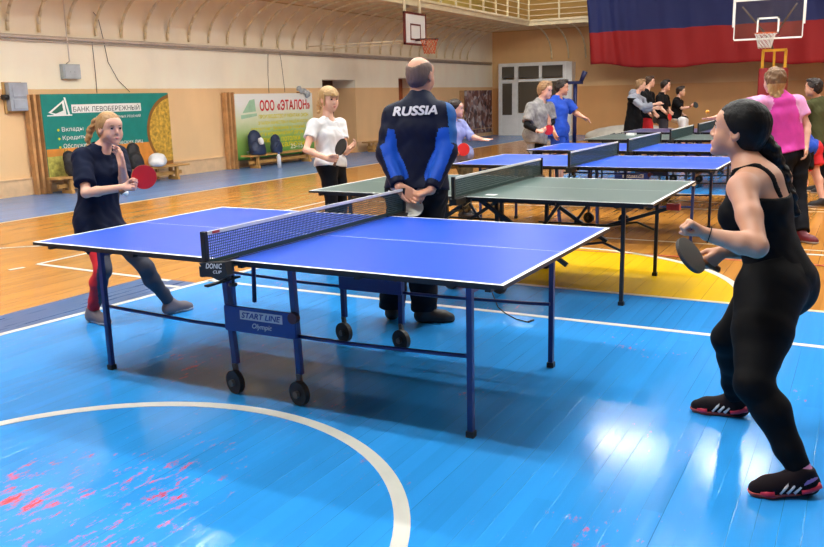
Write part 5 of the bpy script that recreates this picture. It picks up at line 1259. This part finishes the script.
J = pose(-1.5, 15.7, 0, 1.66, head=at(666, 85.5, 18.7), neck=at(662.5, 94, 18.75)); J.update(sL=at(666, 98, 18.9), sR=at(659, 98, 18.6), eR=at(661.5, 109, 18.5), wR=at(667, 114, 18.4), eL=at(668, 109, 18.9), wL=at(671, 112, 18.8), pelvis=at(661, 119, 18.75))
person('boy in black T-shirt and grey trousers with a red paddle in the far group', J, .018, SK2, False, .92, hair=('short', H_DRK, .012, .02), hands=dict(R=dict(grip='g3')), clothes=[('top', 't_shirt', C_BLK, .8, .05, .028, .006), ('trousers', 'trousers', C_GRYL, 1.95, .012, .0)], shoe=(S_BLK, S_WSOLE))
n_ = tilt(.2, -.1, 25)
paddle('g4', at(695.5, 105, 19.0), n_, imgdir(-7, 2, n_), M_RK, M_RK, 'black paddle stretched forward by the smallest boy of the far group', .075)
J = pose(-1.15, 16.2, 0, 1.48, head=at(681, 91.5, 19.2), neck=at(678, 99, 19.25)); J.update(sL=at(680.5, 102.5, 19.4), sR=at(675.5, 102.5, 19.1), eR=at(682, 108.5, 19.05), wR=at(690.5, 107, 19.0), eL=at(680, 112, 19.4), wL=at(684, 115, 19.3), pelvis=at(675.5, 118, 19.25))
person('smallest boy in black T-shirt holding a black paddle forward in the far group', J, .018, SK2, False, .95, hair=('short', H_DRK, .014, .02), hands=dict(R=dict(grip='g4')), clothes=[('top', 't_shirt', C_BLK, .8, .05, .028, .006), ('trousers', 'shorts', C_WHT, .8, .014, .0, .004, 0, None, .03)], shoe=(S_WHT, S_WSOLE))

# ------------------------------------------------------------------ right-hand people: pink, green, red shorts
J = pose(1.9, 5.35, 150, 1.68, head=at(774, 81, 8.20), neck=at(779, 97, 8.24)); J.update(sL=at(762, 103, 8.22), sR=at(797, 102.5, 8.28), eL=at(741, 108, 8.05), wL=at(718, 117, 7.95), eR=at(807, 126, 8.25), wR=at(806, 148, 8.18), pelvis=at(789, 150, 8.28), hL=at(782, 158, 8.25), hR=at(796, 158, 8.32), kL=at(779, 198, 8.15), kR=at(798, 198, 8.26))
J['heelL'] = ground(778, 246); J['toeL'] = J['heelL']+A(-.22, .06, 0); J['heelR'] = ground(795, 241); J['toeR'] = J['heelR']+unit(A(.9, -.5, 0))*.24
J['face'] = unit(A(-.75, .62, -.02))
def pink_mi(C):
    m = np.zeros(len(C), int)
    for q in 'LR': S_, E_ = JP['s'+q], JP['e'+q]; ba = E_-S_; t = (C-S_) @ ba/np.dot(ba, ba); lat = (C-JP['neck']) @ unit(JP['sR']-JP['sL'])*(1 if q == 'R' else -1); m[(lat > .115+.25*np.maximum(0, JP['neck'][2]-C[:, 2]-.06)) & (C[:, 2] > JP['s'+q][2]-.2)] = 1
    return m
JP = J
person('woman with shoulder-length hair in pink T-shirt and black trousers seen from behind', J, .0105, SK2, True, 1.02, hair=('long', H_MBR, .23, .016, H_BLD2), hands=dict(L=dict(kind='open', f=at(700, 120, 7.95)-at(718, 117, 7.95), n=CU*.9), R=dict(kind='relaxed')),
    clothes=[('top', 't_shirt', [C_PINK, C_LPINK], .62, .02, .022, .006, .0, .02, 0, .004, pink_mi), ('trousers', 'trousers', C_DRK, 1.95, .010, .0, .003, 0, None, .02)], shoe=(S_RED, S_WSOLE))
J = pose(2.05, 9.6, 200, 1.66, head=at(813, 88, 11.3), neck=at(817, 99, 11.35)); J.update(sL=at(806, 106, 11.25), sR=at(827, 105, 11.5), pelvis=at(817, 140, 11.4), eL=at(801, 122, 11.2), wL=at(803, 138, 11.1), eR=at(830, 122, 11.5), wR=at(829, 138, 11.4)); J['face'] = unit(A(-1, .1, -.05))
person('dark-haired boy in olive sweater standing beyond the woman in pink', J, .0125, SK3, False, .98, hair=('short', H_DRK, .014, .02), clothes=[('top', 'sweater', C_OLIV, 1.9, .06, .02, .006, .0, .02, .02), ('trousers', 'trousers', C_DRK, 1.95, .014, .06)], shoe=(S_BLK, S_WSOLE))
J = pose(2.2, 7.9, 205, 1.62, head=at(785, 118, 10.3), neck=at(791, 124, 10.35)); J.update(sL=at(790, 129, 10.25), sR=at(800, 128, 10.6), pelvis=at(806, 147, 10.5), eL=at(786, 143, 10.2), wL=at(782, 152, 10.1), eR=at(795, 142, 10.6), wR=at(790, 152, 10.5),
    hL=at(804, 150, 10.40), hR=at(812, 150, 10.6), kL=at(803, 176, 10.35), kR=at(815, 172, 10.55))
J['heelL'] = ground(806, 205); J['toeL'] = J['heelL']+A(-.24, -.05, 0); J['heelR'] = ground(828, 207); J['toeR'] = J['heelR']+A(-.24, -.07, 0)
def red_mi(C): return (np.abs((C-JR['pelvis']) @ unit(JR['hR']-JR['hL'])) > .14).astype(int)
JR = J
J['face'] = unit(A(-1, 0, -.3))
person('player in blue top and red shorts bending forward behind the woman in pink', J, .0125, SK2, False, .98, hair=('short', H_BRN, .012, .02), clothes=[('top', 'sports_shirt', C_BLUE, .8, .06, .02, .006), ('trousers', 'sports_shorts', [C_RED, C_BLK], .75, .022, .05, .004, 0, red_mi, .03)], shoe=(S_BLK, S_WSOLE))
